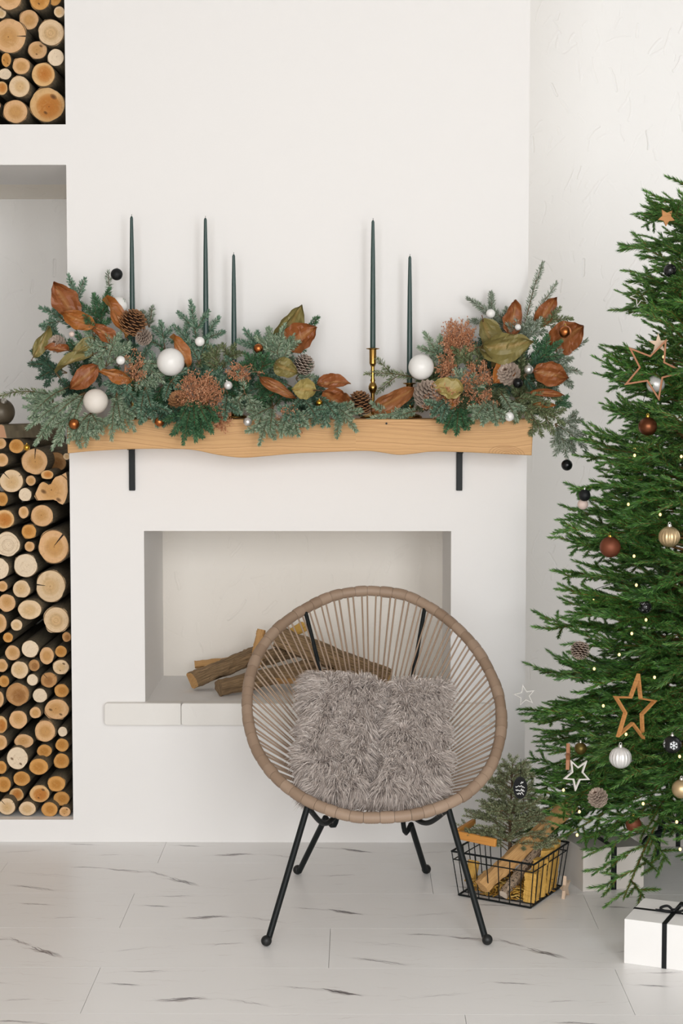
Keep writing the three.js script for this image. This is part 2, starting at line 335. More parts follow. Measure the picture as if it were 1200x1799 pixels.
// a round log along -z, its cut face at the origin; returns [face, bark]
function logGeo(rx, ry, len, seed, poly) {
  const n = 28, ring = [];
  for (let i = 0; i < n; i++) {
    const a = i / n * Math.PI * 2;
    if (poly) { const t = i / n * poly.length, k = Math.floor(t), f = t - k, A = poly[k], B = poly[(k + 1) % poly.length]; ring.push([A[0] + (B[0] - A[0]) * f, A[1] + (B[1] - A[1]) * f]); } else {
      const q = 1.02 + 0.13 * N3(Math.cos(a) * 1.3 + seed * 3.1, Math.sin(a) * 1.3, seed) + 0.035 * N3(Math.cos(a) * 4, Math.sin(a) * 4, seed * 2.3);
      ring.push([Math.cos(a) * rx * q, Math.sin(a) * ry * q]);
    }
  }
  const fp = [0, 0, 0], fu = [0.5, 0.5], fi = [], bp = [], bu = [], bi = [];
  const mx = Math.max(...ring.map((p) => Math.abs(p[0]))), my = Math.max(...ring.map((p) => Math.abs(p[1])));
  ring.forEach(([x, y], i) => { fp.push(x * 0.97, y * 0.97, 0); fu.push(0.5 + 0.5 * x / mx, 0.5 + 0.5 * y / my); fi.push(0, i + 1, (i + 1) % n + 1); });
  const fg = new THREE.BufferGeometry(); fg.setAttribute('position', new THREE.Float32BufferAttribute(fp, 3)); fg.setAttribute('uv', new THREE.Float32BufferAttribute(fu, 2)); fg.setIndex(fi); fg.computeVertexNormals();
  const zs = [[0, 0.97], [-0.003, 1.0], [-len * 0.5, 1.01], [-len, 0.98]];
  zs.forEach(([z, s]) => { for (let i = 0; i <= n; i++) { const [x, y] = ring[i % n]; bp.push(x * s, y * s, z); bu.push(i / n * 2, z * 3); } });
  for (let k = 0; k < 3; k++) for (let i = 0; i < n; i++) { const a = k * (n + 1) + i, b = a + n + 1; bi.push(a, b, a + 1, a + 1, b, b + 1); }
  const c0 = bp.length / 3; bp.push(0, 0, -len); bu.push(0, 0); for (let i = 0; i < n; i++) bi.push(c0, 3 * (n + 1) + i + 1, 3 * (n + 1) + i);
  const bg = new THREE.BufferGeometry(); bg.setAttribute('position', new THREE.Float32BufferAttribute(bp, 3)); bg.setAttribute('uv', new THREE.Float32BufferAttribute(bu, 2)); bg.setIndex(bi); bg.computeVertexNormals();
  return [fg, bg];
}
function placeLog(x, y, rx, ry, tone, kind, z, seed, label, group, poly, len = 0.84 + 0.08 * ((seed * 7) % 5) / 5) {
  const p = P(x, y, z), o = thing('firewood_log', label, 'log', group, p);
  const s = (D - z) / F;
  const [fg, bg] = logGeo(rx * s, ry * s, len, seed, poly?.map(([a, b]) => [(a - x) * s, (y - b) * s]));
  mesh('cut_face', fg, faceMat(tone, kind, kind === 'plain' ? seed % 3 : 1), o);
  mesh('bark', bg, mBark, o);
  return o;
}
// [x, y, rx, ry, tone, kind, landmark label]
const UP = [
  [16, -5, 22, 22, 'tan', 'plain'], [70, -3, 18, 21, 'gold', 'split', 'tan split-looking log, cut by the top of the frame, upper stack'], [96, -6, 12, 16, 'gold', 'plain'], [104, 21, 9.5, 9.5, 'pale', 'plain'], [2, 23, 9, 9, 'pale', 'plain'],
  [51, 34.5, 17, 17.5, 'tan', 'plain'], [89.5, 57, 23, 23, 'pale', 'rings', 'large fine-ringed log, pale, at the right edge of the upper stack'], [17, 63, 30, 30, 'tan', 'e', 'large side-cracked log, greyish tan, left of the upper stack'], [66, 88, 17, 16, 'tan', 'split'],
  [98, 101, 14.5, 14.5, 'white', 'plain', 'smooth pinkish white log, under the fine-ringed one by the wall'], [11, 105, 8.5, 12, 'gold', 'knots'], [37, 116, 15, 15, 'tan', 'plain'], [76, 131, 21, 20.5, 'heart', 'plain', 'pale-rimmed orange log, in the middle of the upper stack'], [9, 130, 11, 9.5, 'white', 'plain'],
  [34, 152, 18.5, 18.5, 'pale', 'plain'], [3, 155, 10.5, 11.5, 'heart', 'plain'], [83, 184, 30.5, 30, 'heart', 'split', 'big orange corner log, bottom right of the upper stack'], [27, 196, 22, 21, 'tan', 'plain', 'tan floor log, left of the big orange one in the upper niche'], [-8, 186, 9, 9, 'tan', 'plain'],
];
const LOW = [
  [29, 784, 13, 13, 'gold', 'plain', 'orange log below the garland tip, at the top of the lower stack'], [1, 779, 10, 10, 'tan', 'plain'], [61, 811, 23.5, 23, 'tan', 'up', 'top-cracked tan log, large, just below the garland'], [3, 808, 12, 12, 'tan', 'plain'],
  [20, 845, 21.5, 20, 'pale', 'nw', 'slant-cracked pale log, large, upper left of the lower stack'], [54, 844.5, 9, 9, 'tan', 'plain'], [83, 834, 11, 8.5, 'heart', 'plain'], [44, 869, 11.5, 12, 'white', 'plain'], [3, 877, 11, 13, 'gold', 'plain'],
  [41.5, 900, 9, 11, 'tan', 'plain'], [74, 906, 20, 20, 'tan', 'plain', 'round dark-pithed log, tan, right below the jagged triangular log'], [8, 912, 18, 17, 'heart', 'plain'], [51, 934, 13.5, 13.5, 'gold', 'plain'], [52, 960, 9, 9, 'tan', 'plain'],
  [94, 960.5, 27, 30, 'tan', 'ne', 'big wide-cracked log, tan, its black crack running to the upper right'], [13, 956, 22.5, 21.5, 'white', 'rings', 'whitish ringed log, large, at the left edge of the lower stack'], [45, 993.5, 21, 21, 'white', 'plain'], [0, 999, 16, 18.5, 'white', 'plain'],
  [38, 1035, 15.5, 16, 'pale', 'plain'], [89, 1030, 26, 30, 'pale', 'w', 'big left-cracked log, pale, by the wall in the lower stack'], [4, 1030, 9.5, 9.5, 'tan', 'plain'], [12, 1059, 15, 16, 'tan', 'plain'], [52, 1071, 21, 17.5, 'pale', 'plain'],
  [99, 1089, 23, 24.5, 'pale', 'rings', 'ring-hearted pale log, large, above the black gap by the wall'], [-1, 1095, 13, 17, 'tan', 'plain'], [29, 1098, 10.5, 10.5, 'pale', 'plain'], [14, 1120, 9, 9, 'gold', 'plain'], [22, 1147, 13.5, 13.5, 'tan', 'plain'],
  [53, 1140, 15.5, 15.5, 'white', 'plain', 'pale log under the black gap, round, middle of the lower stack'], [82, 1152, 13, 15.5, 'tan', 'plain'], [107, 1144.5, 10.5, 10.5, 'gold', 'plain'], [117, 1119, 8, 9, 'brown', 'plain'], [107, 1172, 14.5, 14, 'pale', 'split'], [34.5, 1177, 15.5, 16, 'pale', 'plain'],
  [60, 1169, 10, 10.5, 'brown', 'plain'], [3, 1169, 11, 12, 'tan', 'plain'], [57, 1194.5, 10, 10.5, 'white', 'plain'], [86, 1194.5, 14.5, 14, 'brown', 'nw', 'brown black-cracked log, right half of the lower stack'], [7, 1197, 9.5, 11, 'gold', 'plain'],
  [31, 1220, 20.5, 20.5, 'brown', 'rings', 'dark ringed log, large and brown, left half of the lower stack'], [70, 1222, 13, 13, 'white', 'plain'], [108, 1213.5, 13, 12.5, 'gold', 'plain'], [-2, 1228, 9, 15, 'tan', 'plain'], [100, 1246, 22.5, 19, 'tan', 'knots', 'wide two-knotted log, tan, by the wall in the lower stack'],
  [62, 1252, 10.5, 10.5, 'tan', 'plain'], [32, 1264, 16.5, 16.5, 'tan', 'plain'], [2, 1273, 11, 16, 'heart', 'plain'], [79, 1284.5, 19, 20, 'tan', 'plain', 'large plain tan log, right under the two-knotted log'], [110, 1285.5, 8.5, 9, 'white', 'plain'], [42, 1302, 17.5, 12.5, 'tan', 'plain'],
  [0, 1304, 13, 14, 'tan', 'plain'], [109, 1309, 12, 12, 'gold', 'plain'], [78, 1319, 13.5, 11.5, 'gold', 'plain'], [30.5, 1332, 19.5, 19.5, 'white', 'knots', 'white-rimmed knotty log, left half near the bottom of the lower stack'], [108, 1337, 14.5, 14, 'gold', 'plain'],
  [68, 1347, 17, 15, 'gold', 'plain', 'wide golden log, with a small dark pith, low in the lower stack'], [2, 1348, 10, 12, 'gold', 'plain'], [38, 1368, 15.5, 13, 'gold', 'plain'], [99, 1377, 16.5, 15, 'gold', 'plain', 'black-pithed golden log, low by the wall'], [6, 1378, 13.5, 15, 'gold', 'plain'],
  [29, 1396, 13, 12.5, 'heart', 'plain'], [69.5, 1394.5, 18, 16, 'heart', 'split', 'brown-stained log, in the second layer from the bottom'], [108, 1403, 14.5, 13.5, 'gold', 'plain'], [12, 1419, 15.5, 16, 'pale', 'nw'], [48, 1422.5, 15.5, 13.5, 'pale', 'plain', 'pale bottom-row log, second from the left edge of the photo'],
  [87, 1424, 15, 14, 'gold', 'plain'], [114, 1428, 10.5, 9.5, 'tan', 'split'],
];
{
  const ord = ['', 'second ', 'third ', 'fourth ', 'fifth ', 'sixth ', 'seventh '];
  const words = { pale: 'pale', tan: 'tan', gold: 'golden', heart: 'dark-hearted', brown: 'brown', white: 'whitish' };
  const run = (L, group, seed0, z0) => {
    const marks = L.filter((e) => e[6]), groups = {};
    L.forEach((e) => {
      if (e[6]) return;
      let best = null, bd = 1e9;
      for (const m of marks) { const d = Math.hypot(m[0] - e[0], m[1] - e[1]); if (d < bd) { bd = d; best = m; } }
      const dx = e[0] - best[0], dy = e[1] - best[1];
      const v = Math.abs(dy) > 0.4 * Math.abs(dx) ? (dy < 0 ? 'above' : 'below') : '', h = Math.abs(dx) > 0.4 * Math.abs(dy) ? (dx < 0 ? 'left of' : 'right of') : '';
      const size = Math.max(e[2], e[3]) < 10.6 ? 'thin' : Math.max(e[2], e[3]) < 16 ? 'medium' : 'thick';
      const key = `${size} ${words[e[4]]}|${v && h ? `${v} and ${h}` : v || h}|${best[6]}`;
      (groups[key] ??= []).push([bd, e]);
    });
    for (const [key, arr] of Object.entries(groups)) arr.sort((a, b) => a[0] - b[0]).forEach(([, e], i) => {
      const [what, dir, m] = key.split('|');
      e[7] = `${ord[i]}${what} log ${dir} the ${m.split(',')[0]}`;
    });
    L.forEach((e, i) => placeLog(e[0], e[1] - (e[1] > 1410 ? 2 : 0), e[2], e[3] * (e[1] > 1410 ? 0.95 : 1), e[4], e[5], e[1] > 1410 ? -0.042 : z0 - 0.05 * (((i * 37) % 11) / 11), seed0 + i, e[6] ?? e[7], group));
  };
  run(UP, 'logs stacked in the upper niche', 3, -0.035);
  run(LOW, 'logs stacked in the tall niche', 60, -0.05);
  // the stacks go on to the left, beyond the edge of the photograph
  for (const src of scene.children.filter((c) => c.userData.category === 'log' && c.position.x < nicheR)) for (const k of [1]) {
    const c = src.clone(); c.name = numbered('firewood_log'); c.position.x -= 0.262 * k;
    if (c.position.x < nicheR - 0.48) continue;
    c.userData = { label: 'round log of the stack continuing beyond the left edge of the photo', category: 'log', group: 'logs stacked beyond the left edge of the photo' };
    scene.add(c);
  }
  placeLog(93, 862, 30, 26, 'tan', 'knots', -0.05, 141, 'jagged triangular split log against the wall near the top of the lower stack', 'logs stacked in the tall niche',
    [[119, 840], [120, 868], [112, 888], [104, 885], [97, 878], [64, 880], [59, 872], [70, 848], [77, 846], [88, 853], [96, 838], [108, 834], [117, 829]].reverse());
  placeLog(98, 812, 19, 17, 'brown', 'plain', -0.22, 142, 'mossy log set back in shadow, right of the log cracked from its top edge', 'logs stacked in the tall niche', null, 0.7);
  placeLog(117, 802, 6, 6, 'pale', 'plain', -0.08, 143, 'very thin pale log beside the wall just under the mantel end', 'logs stacked in the tall niche');
  // split quarter log lying on top of the stack, under the garland
  const q = thing('split_firewood', 'split log with a pinkish cut face lying on top of the lower stack', 'log', null, P(0, 757, -0.06));
  const s = M(1, -0.06), shp = new THREE.Shape([[-16, -12], [16, -12], [10, 9], [4, 11], [-16, 10]].map(([a, b]) => new THREE.Vector2(a * s, b * s)));
  const eg = new THREE.ExtrudeGeometry(shp, { depth: 0.3, bevelEnabled: true, bevelSize: 0.002, bevelThickness: 0.002, bevelSegments: 1 }).translate(0, 0, -0.3);
  const sb = mesh('bark', planarUV(eg), mBark, q);
  mesh('cut_face', new THREE.ShapeGeometry(shp).translate(0, 0, 0.0026), std('#c99a78', { roughness: 0.9 }), q);
  q.rotation.y = -0.5;
}

// ------------------------------------------------------------------ mantel shelf and brackets
const MZ = 0.215, mantTop = yAt(737, MZ);
const woodTex = canvasTex(2048, 512, (g, w, h) => {
  const r = rngOf(4); g.fillStyle = '#cda06c'; g.fillRect(0, 0, w, h);
  for (let i = 0; i < 260; i++) {
    const y = r() * h, a = rr(0.03, 0.16, r), tone = r() < 0.5 ? '132,86,40' : '226,186,132';
    g.strokeStyle = `rgba(${tone},${a})`; g.lineWidth = rr(0.8, 5, r); g.beginPath();
    for (let x = 0; x <= w; x += 32) g.lineTo(x, y + 46 * N3(x / 520, y / 130, 1.5) + 6 * N3(x / 90, y / 20, 4));
    g.stroke();
  }
  for (let i = 0; i < 900; i++) { const x = r() * w, y = r() * h; g.strokeStyle = `rgba(96,60,28,${rr(0.04, 0.14, r)})`; g.lineWidth = 1; g.beginPath(); g.moveTo(x, y); g.lineTo(x + rr(8, 50, r), y + rr(-1, 1, r)); g.stroke(); }
  for (const [x, y] of [[640, 300], [1820, 380], [300, 120]]) for (let k = 0; k < 6; k++) { g.strokeStyle = `rgba(104,62,28,0.22)`; g.lineWidth = 3; g.beginPath(); g.ellipse(x, y, 10 + k * 13, 6 + k * 6, 0.1, 0, 7); g.stroke(); }
});
woodTex.wrapS = woodTex.wrapT = THREE.RepeatWrapping;
const woodMap = woodTex.clone(); woodMap.repeat.set(1 / 1.5, 1 / 0.375); woodMap.needsUpdate = true;
const mMantel = std('#ffffff', { map: woodMap, roughness: 0.62, bumpMap: woodMap, bumpScale: 0.0012 });
const mantel = thing('mantel_shelf', 'thick live-edge oak mantel shelf with a wavy lower edge above the fireplace', 'shelf');
{
  const bot = [[120, 795], [160, 791], [230, 787.5], [300, 787], [340, 789], [385, 798], [425, 802.5], [465, 800], [520, 795], [580, 792.5], [640, 790.5], [668, 793], [700, 797.5], [728, 795.5], [760, 792], [820, 793], [880, 796], [933, 798.5]];
  const pts = [P(118, 738, MZ), P(936, 738, MZ), ...bot.reverse().map(([x, y]) => P(x, y, MZ))].map((p) => new THREE.Vector2(p.x, p.y));
  const curve = new THREE.SplineCurve(pts.slice(2));
  const s = new THREE.Shape([pts[0], ...curve.getPoints(80).reverse(), pts[1]]);
  const g = new THREE.ExtrudeGeometry(s, { depth: MZ - 0.012, bevelEnabled: true, bevelSize: 0.003, bevelThickness: 0.004, bevelSegments: 2, curveSegments: 4 }).translate(0, 0, 0.005);
  const c = V((pts[0].x + pts[1].x) / 2, mantTop - 0.1, 0); mantel.position.copy(c);
  mesh('beam', planarUV(g).translate(-c.x, -c.y, 0), mMantel, mantel);
  const sc = P(679, 744, MZ + 0.001);
  mesh('screw_hole', new THREE.CylinderGeometry(0.0032, 0.0032, 0.003, 10).rotateX(Math.PI / 2).translate(sc.x - c.x, sc.y - c.y, MZ - 0.0003), mBlack, mantel);
}
for (const [x, y0, lab] of [[232, 787, 'black steel bracket under the left end of the mantel'], [807, 793, 'black steel bracket under the right half of the mantel']]) {
  const t = thing('shelf_bracket', lab, 'bracket'), p = P(x, 862, 0.012), top = yAt(y0, MZ) - 0.002, w = M(10.5, 0);
  t.position.set(p.x, p.y, 0);
  mesh('upright', rbox(w, top - p.y, 0.012, 0.002).translate(0, (top - p.y) / 2, 0.007), mBlack, t);
  mesh('arm', rbox(w, 0.008, 0.05, 0.002).translate(0, top - p.y - 0.006, 0.03), mBlack, t);
}

// ------------------------------------------------------------------ candles and holders
const mCandle = new THREE.MeshPhysicalMaterial({ color: '#24403c', roughness: 0.38, clearcoat: 0.25, clearcoatRoughness: 0.4 });
const mBrass = std('#b08a4a', { metalness: 1, roughness: 0.24 });
const mWick = std('#2a2520', { roughness: 0.9 });
{
  const cz = 0.1;
  const list = [[233, 380, 606, 'tall dark green taper candle, leftmost on the mantel', 0], [362, 383, 608, 'tall dark green taper candle second from the left', 0], [411.5, 447, 668, 'shorter dark green taper candle third from the left', 1], [655, 387, 611, 'tall dark green taper candle in the visible brass candlestick', 0], [719.5, 450, 672, 'shorter dark green taper candle behind the white bauble, rightmost', 1]];
  for (const [x, y0, y1, label, short] of list) {
    const b = P(x, y1, cz), t = P(x, y0, cz), h = t.y - b.y;
    const o = thing('taper_candle', label, 'candle', 'taper candles on the mantel', V(b.x, b.y + 0.0005, cz));
    const prof = [[0, -0.012], [0.0075, -0.012], [0.0078, 0.02], [0.0074, h * 0.4], [0.006, h * 0.75], [0.0042, h - 0.006], [0.0024, h - 0.001], [0, h]].map(([a, c]) => new THREE.Vector2(a * 1.12, c));
    mesh('wax', new THREE.LatheGeometry(prof, 24), mCandle, o);
    mesh('wick', rod(V(0, h - 0.001, 0), V(0.0005, h + 0.006, 0), 0.0008, 6), mWick, o);
    const H = b.y - mantTop, lab = short ? ['low brass candlestick hidden in the greenery under the third candle', 'low brass candlestick hidden behind the white bauble'][x > 500 ? 1 : 0] : ['brass candlestick hidden in the greenery under the leftmost candle', 'brass candlestick hidden in the greenery under the second candle', 'turned brass candlestick beside the pine cone on the mantel'][x < 300 ? 0 : x < 500 ? 1 : 2];
    const k = thing('candlestick', lab, 'candlestick', 'brass candlesticks on the mantel', V(b.x, mantTop + 0.003, cz));
    const hh = H - 0.003;
    const lathe = (pr) => new THREE.LatheGeometry(pr.map(([a, c]) => new THREE.Vector2(a, c)), 32);
    mesh('foot', lathe([[0, 0], [0.04, 0], [0.04, 0.004], [0.034, 0.009], [0.016, 0.014], [0.009, 0.02], [0, 0.02]]), mBrass, k);
    const s0 = 0.02, s1 = hh - 0.055, mid = s0 + (s1 - s0) * 0.52;
    mesh('stem', lathe([[0, s0], [0.0075, s0], [0.0062, s0 + 0.012], [0.0082, s0 + 0.016], [0.0062, s0 + 0.02], [0.0065, mid - 0.019], [0.0095, mid - 0.014], [0.0135, mid - 0.004], [0.0135, mid + 0.004], [0.0095, mid + 0.013], [0.0062, mid + 0.017], [0.0085, mid + 0.022], [0.006, mid + 0.028], [0.0058, s1 - 0.006], [0.0085, s1], [0, s1]]), mBrass, k);
    mesh('cup', lathe([[0, s1], [0.0085, s1], [0.0108, s1 + 0.006], [0.0112, hh - 0.006], [0.0205, hh - 0.004], [0.021, hh - 0.0015], [0.0095, hh], [0.0095, hh - 0.014], [0, hh - 0.0145]]), mBrass, k);
  }
}

// ------------------------------------------------------------------ fir sprigs
const PAL = {
  blue: ['#5c7f68', '#77967e', '#94ac94', '#466a52'], sage: ['#84997c', '#98a98e', '#adbba2', '#6b866a'], green: ['#476f4a', '#3a6141', '#5c875c', '#43704d'], olive: ['#66754c', '#7b8760', '#8e976f', '#545f3c'], frost: ['#7b8873', '#94a08e', '#b4bdae', '#5b6a50'],
  tree: ['#406b2e', '#588739', '#33592a', '#7ba557'], mini: ['#7b845f', '#929a74', '#667050', '#a3aa86'], dark: ['#3c5a46', '#496a52', '#33503d', '#567862'],
};
for (const k in PAL) PAL[k] = PAL[k].map(lin);
function finger(mb, pts, o, r) {
  const L = pts.reduce((s, p, i) => i ? s + p.distanceTo(pts[i - 1]) : 0, 0), n = Math.max(4, Math.round(L * o.dens));
  const cols = PAL[o.pal];
  if (o.core) mb.tube(pts, (t) => o.core * (1 - 0.6 * t), 4, o.coreCol, false);
  const seg = pts.length - 1, ax = V(0, 0, 0), s = V(0, 0, 0), u = V(0, 0, 0);
  for (let i = 0; i < n; i++) {
    const t = o.from + (1 - o.from) * (i + r()) / n, k = Math.min(seg - 1, Math.floor(t * seg)), f = t * seg - k;
    const b = pts[k].clone().lerp(pts[k + 1], f);
    ax.subVectors(pts[k + 1], pts[k]).normalize();
    s.copy(ax).cross(o.up ?? V(0, 1, 0)); if (s.lengthSq() < 1e-4) s.copy(ax).cross(V(1, 0, 0.3)); s.normalize(); u.copy(s).cross(ax);
    const ph = r() * Math.PI * 2, cs = Math.cos(ph), sn = Math.sin(ph) * (o.flat ?? 1);
    const near = t > 0.9 ? 0.6 : 1, an = o.ang * rr(0.7, 1.25, r) * near;
    const d = ax.clone().multiplyScalar(Math.cos(an)).addScaledVector(s, Math.sin(an) * cs).addScaledVector(u, Math.sin(an) * sn).normalize();
    const len = o.len * rr(0.75, 1.15, r) * (1 - 0.35 * t ** 4), w = o.w;
    const side = d.clone().cross(V(r() - 0.5, r() - 0.5, r() - 0.5)).normalize().multiplyScalar(w / 2);
    const c = cols[Math.floor(r() * cols.length)], tip = b.clone().addScaledVector(d, len);
    if (o.two) { const m = b.clone().addScaledVector(d, len * 0.6); mb.tri(b, m.clone().add(side), tip, c); mb.tri(b, tip, m.clone().sub(side), c); } else mb.tri(b.clone().add(side), b.clone().sub(side), tip, c);
  }
}
const mNeedle = std('#ffffff', { vertexColors: true, roughness: 0.62, side: THREE.DoubleSide });
const mTreeNeedle = std('#ffffff', { vertexColors: true, roughness: 0.5, side: THREE.DoubleSide });
const stemCol = lin('#6b5638');
function curvePts(a, b, bow, n = 6) {                   // from a to b with a bow
  const out = []; for (let i = 0; i <= n; i++) { const t = i / n; out.push(a.clone().lerp(b, t).addScaledVector(bow, Math.sin(Math.PI * t))); } return out;
}
const garL = thing('fir_garland', 'lush fir garland with brown magnolia leaves over the left half of the mantel', 'garland', null, P(300, 737, 0.1));
const garR = thing('fir_garland', 'fir garland with brown leaves and copper twigs spilling off the right mantel end', 'garland', null, P(850, 737, 0.1));
function sprig(parent, bx, by, bz, tips, pal, o = {}) {
  const r = rngOf(Math.floor(bx * 31 + by * 17 + tips.length)), mb = new MB(), b = P(bx, by, bz).sub(parent.position);
  for (const [tx, ty, tz] of tips) {
    const z = tz ?? (ty > 728 ? 0.262 + r() * 0.03 : Math.max(0.045, bz + rr(-0.02, 0.045, r)));
    const t = P(tx, ty, z).sub(parent.position), L = b.distanceTo(t);
    const fr = { pal, dens: 2700, ang: 0.98, len: 0.0185, w: 0.0027, from: 0.1, core: 0.0022, coreCol: stemCol, flat: 0.7, up: V(0.1, 0.2, 1), two: true, ...o };
    finger(mb, curvePts(b, t, V(0, rr(0, 0.1, r) * L, ty > 728 ? 0.12 * L : 0.05 * L)), fr, r);
    if (L > 0.075 && !o.lone) for (const sgn of [-1, 1]) {     // side shoots
      const m = b.clone().lerp(t, rr(0.38, 0.52, r)), dir = t.clone().sub(b).normalize(), s = dir.clone().cross(V(0, 0, 1)).normalize();
      const e = m.clone().addScaledVector(dir, L * 0.34).addScaledVector(s, sgn * L * rr(0.24, 0.34, r)).add(V(0, 0, rr(-0.01, 0.02, r)));
      finger(mb, curvePts(m, e, V(0, 0, 0.004), 3), { ...fr, core: 0.0016 }, r);
    }
  }
  return mesh('fir_sprig', mb.geo(), mNeedle, parent);
}
// left garland: base, depth, tips, colour
const GL = [
  [148, 570, 0.1, [[120, 484]], 'blue'], [196, 560, 0.09, [[190, 478]], 'frost', { dens: 1200, lone: true }], [172, 590, 0.11, [[165, 518], [192, 508]], 'green'], [135, 580, 0.1, [[72, 541]], 'blue'], [125, 610, 0.1, [[72, 572], [80, 590]], 'blue'],
  [118, 655, 0.1, [[58, 640], [66, 664]], 'dark'], [95, 695, 0.15, [[-6, 697]], 'olive', { dens: 1500, lone: true }], [185, 645, 0.17, [[148, 575], [213, 583], [228, 612]], 'sage'], [190, 610, 0.18, [[166, 646], [148, 610]], 'sage'],
  [150, 690, 0.2, [[48, 752], [62, 780], [92, 788], [120, 776]], 'sage'], [120, 680, 0.18, [[60, 712], [52, 735]], 'sage'], [160, 725, 0.22, [[150, 782], [128, 770], [180, 760]], 'sage'], [205, 690, 0.2, [[236, 756], [214, 748], [196, 772]], 'sage'],
  [225, 655, 0.18, [[190, 690], [222, 720]], 'blue'], [255, 680, 0.19, [[275, 748], [246, 742], [262, 720]], 'blue'], [245, 640, 0.16, [[288, 672], [280, 640], [262, 690]], 'sage'], [300, 670, 0.17, [[330, 650], [290, 700], [318, 690]], 'blue'],
  [340, 700, 0.2, [[322, 779], [344, 774], [306, 762], [372, 760]], 'green'], [356, 715, 0.2, [[352, 765], [378, 735]], 'green'], [300, 710, 0.17, [[282, 735], [312, 740]], 'dark'], [348, 620, 0.09, [[335, 530], [306, 572], [384, 558]], 'blue'], [350, 640, 0.12, [[330, 600], [365, 590]], 'blue'],
  [290, 615, 0.1, [[282, 566], [262, 600]], 'blue'], [262, 575, 0.07, [[268, 540], [250, 548]], 'frost'], [390, 650, 0.12, [[366, 608], [412, 606], [345, 625]], 'olive'], [420, 655, 0.13, [[398, 628], [440, 630]], 'blue'], [465, 640, 0.11, [[430, 580], [452, 588]], 'blue'], [482, 650, 0.16, [[500, 570], [470, 578]], 'sage'],
  [495, 640, 0.17, [[516, 588], [478, 600]], 'sage'], [455, 660, 0.15, [[430, 620], [470, 622]], 'green'], [430, 690, 0.17, [[452, 726], [410, 720], [420, 655]], 'sage'], [400, 690, 0.16, [[382, 668], [395, 735]], 'blue'], [480, 715, 0.2, [[456, 780], [474, 764], [436, 738]], 'sage'], [510, 715, 0.2, [[494, 766], [524, 764], [540, 750]], 'sage'],
  [530, 700, 0.17, [[560, 742], [500, 735]], 'blue'], [560, 695, 0.17, [[596, 738], [577, 748]], 'blue'], [575, 705, 0.18, [[618, 735], [626, 757], [600, 725]], 'sage'], [520, 665, 0.12, [[552, 662], [545, 640], [535, 690]], 'sage'], [535, 600, 0.09, [[558, 558]], 'green', { lone: true }], [505, 625, 0.1, [[535, 600], [525, 640]], 'blue'],
  [155, 620, 0.13, [[110, 610], [135, 585]], 'green'], [165, 590, 0.17, [[150, 555], [195, 560]], 'green', { lone: true }], [205, 640, 0.14, [[245, 620], [232, 585]], 'dark'],
];
const GR = [
  [735, 722, 0.17, [[645, 738, 0.19], [690, 738, 0.2]], 'sage'], [735, 665, 0.11, [[642, 656]], 'olive', { dens: 1500 }], [735, 700, 0.14, [[700, 722], [720, 690]], 'dark'], [785, 650, 0.12, [[746, 585], [758, 610]], 'sage'], [832, 650, 0.16, [[796, 612], [852, 606], [818, 606]], 'olive'], [820, 690, 0.17, [[785, 670], [850, 660], [800, 650]], 'sage'],
  [805, 715, 0.2, [[782, 758], [802, 762], [816, 752]], 'green'], [790, 700, 0.18, [[760, 730], [776, 738]], 'blue'], [862, 700, 0.2, [[848, 745], [872, 745], [832, 736]], 'sage'], [880, 690, 0.19, [[908, 738], [890, 715]], 'sage'], [915, 600, 0.07, [[954, 462]], 'frost', { dens: 1500, lone: true }], [920, 595, 0.08, [[978, 498]], 'frost', { dens: 1500, lone: true }],
  [900, 595, 0.08, [[822, 524], [868, 545]], 'frost'], [920, 580, 0.1, [[1004, 560], [960, 570]], 'olive'], [915, 610, 0.13, [[950, 560], [930, 570], [905, 560]], 'frost'], [955, 645, 0.12, [[1030, 598]], 'frost', { dens: 1600, lone: true }], [940, 640, 0.15, [[1020, 655], [1003, 680], [1000, 630]], 'frost'], [930, 650, 0.16, [[962, 592], [985, 600]], 'green'],
  [920, 660, 0.17, [[965, 625], [940, 690], [960, 650]], 'dark'], [925, 715, 0.18, [[990, 745, 0.22], [952, 765, 0.22], [970, 720, 0.2]], 'olive'], [975, 745, 0.2, [[997, 806, 0.2], [1022, 738, 0.2], [1030, 788, 0.2], [985, 790, 0.2]], 'frost'], [905, 700, 0.18, [[960, 705], [985, 700], [930, 740]], 'olive'], [860, 680, 0.15, [[835, 720], [880, 650]], 'blue'], [850, 640, 0.12, [[880, 610], [845, 590]], 'dark'],
  [800, 640, 0.1, [[770, 620], [790, 590]], 'olive'], [775, 665, 0.14, [[745, 690], [760, 640]], 'olive'], [840, 705, 0.19, [[820, 725], [845, 680]], 'green'],
];
GL.forEach(([x, y, z, t, p, o]) => sprig(garL, x, y, z, t, p, o));
GR.forEach(([x, y, z, t, p, o]) => sprig(garR, x, y, z, t, p, o));
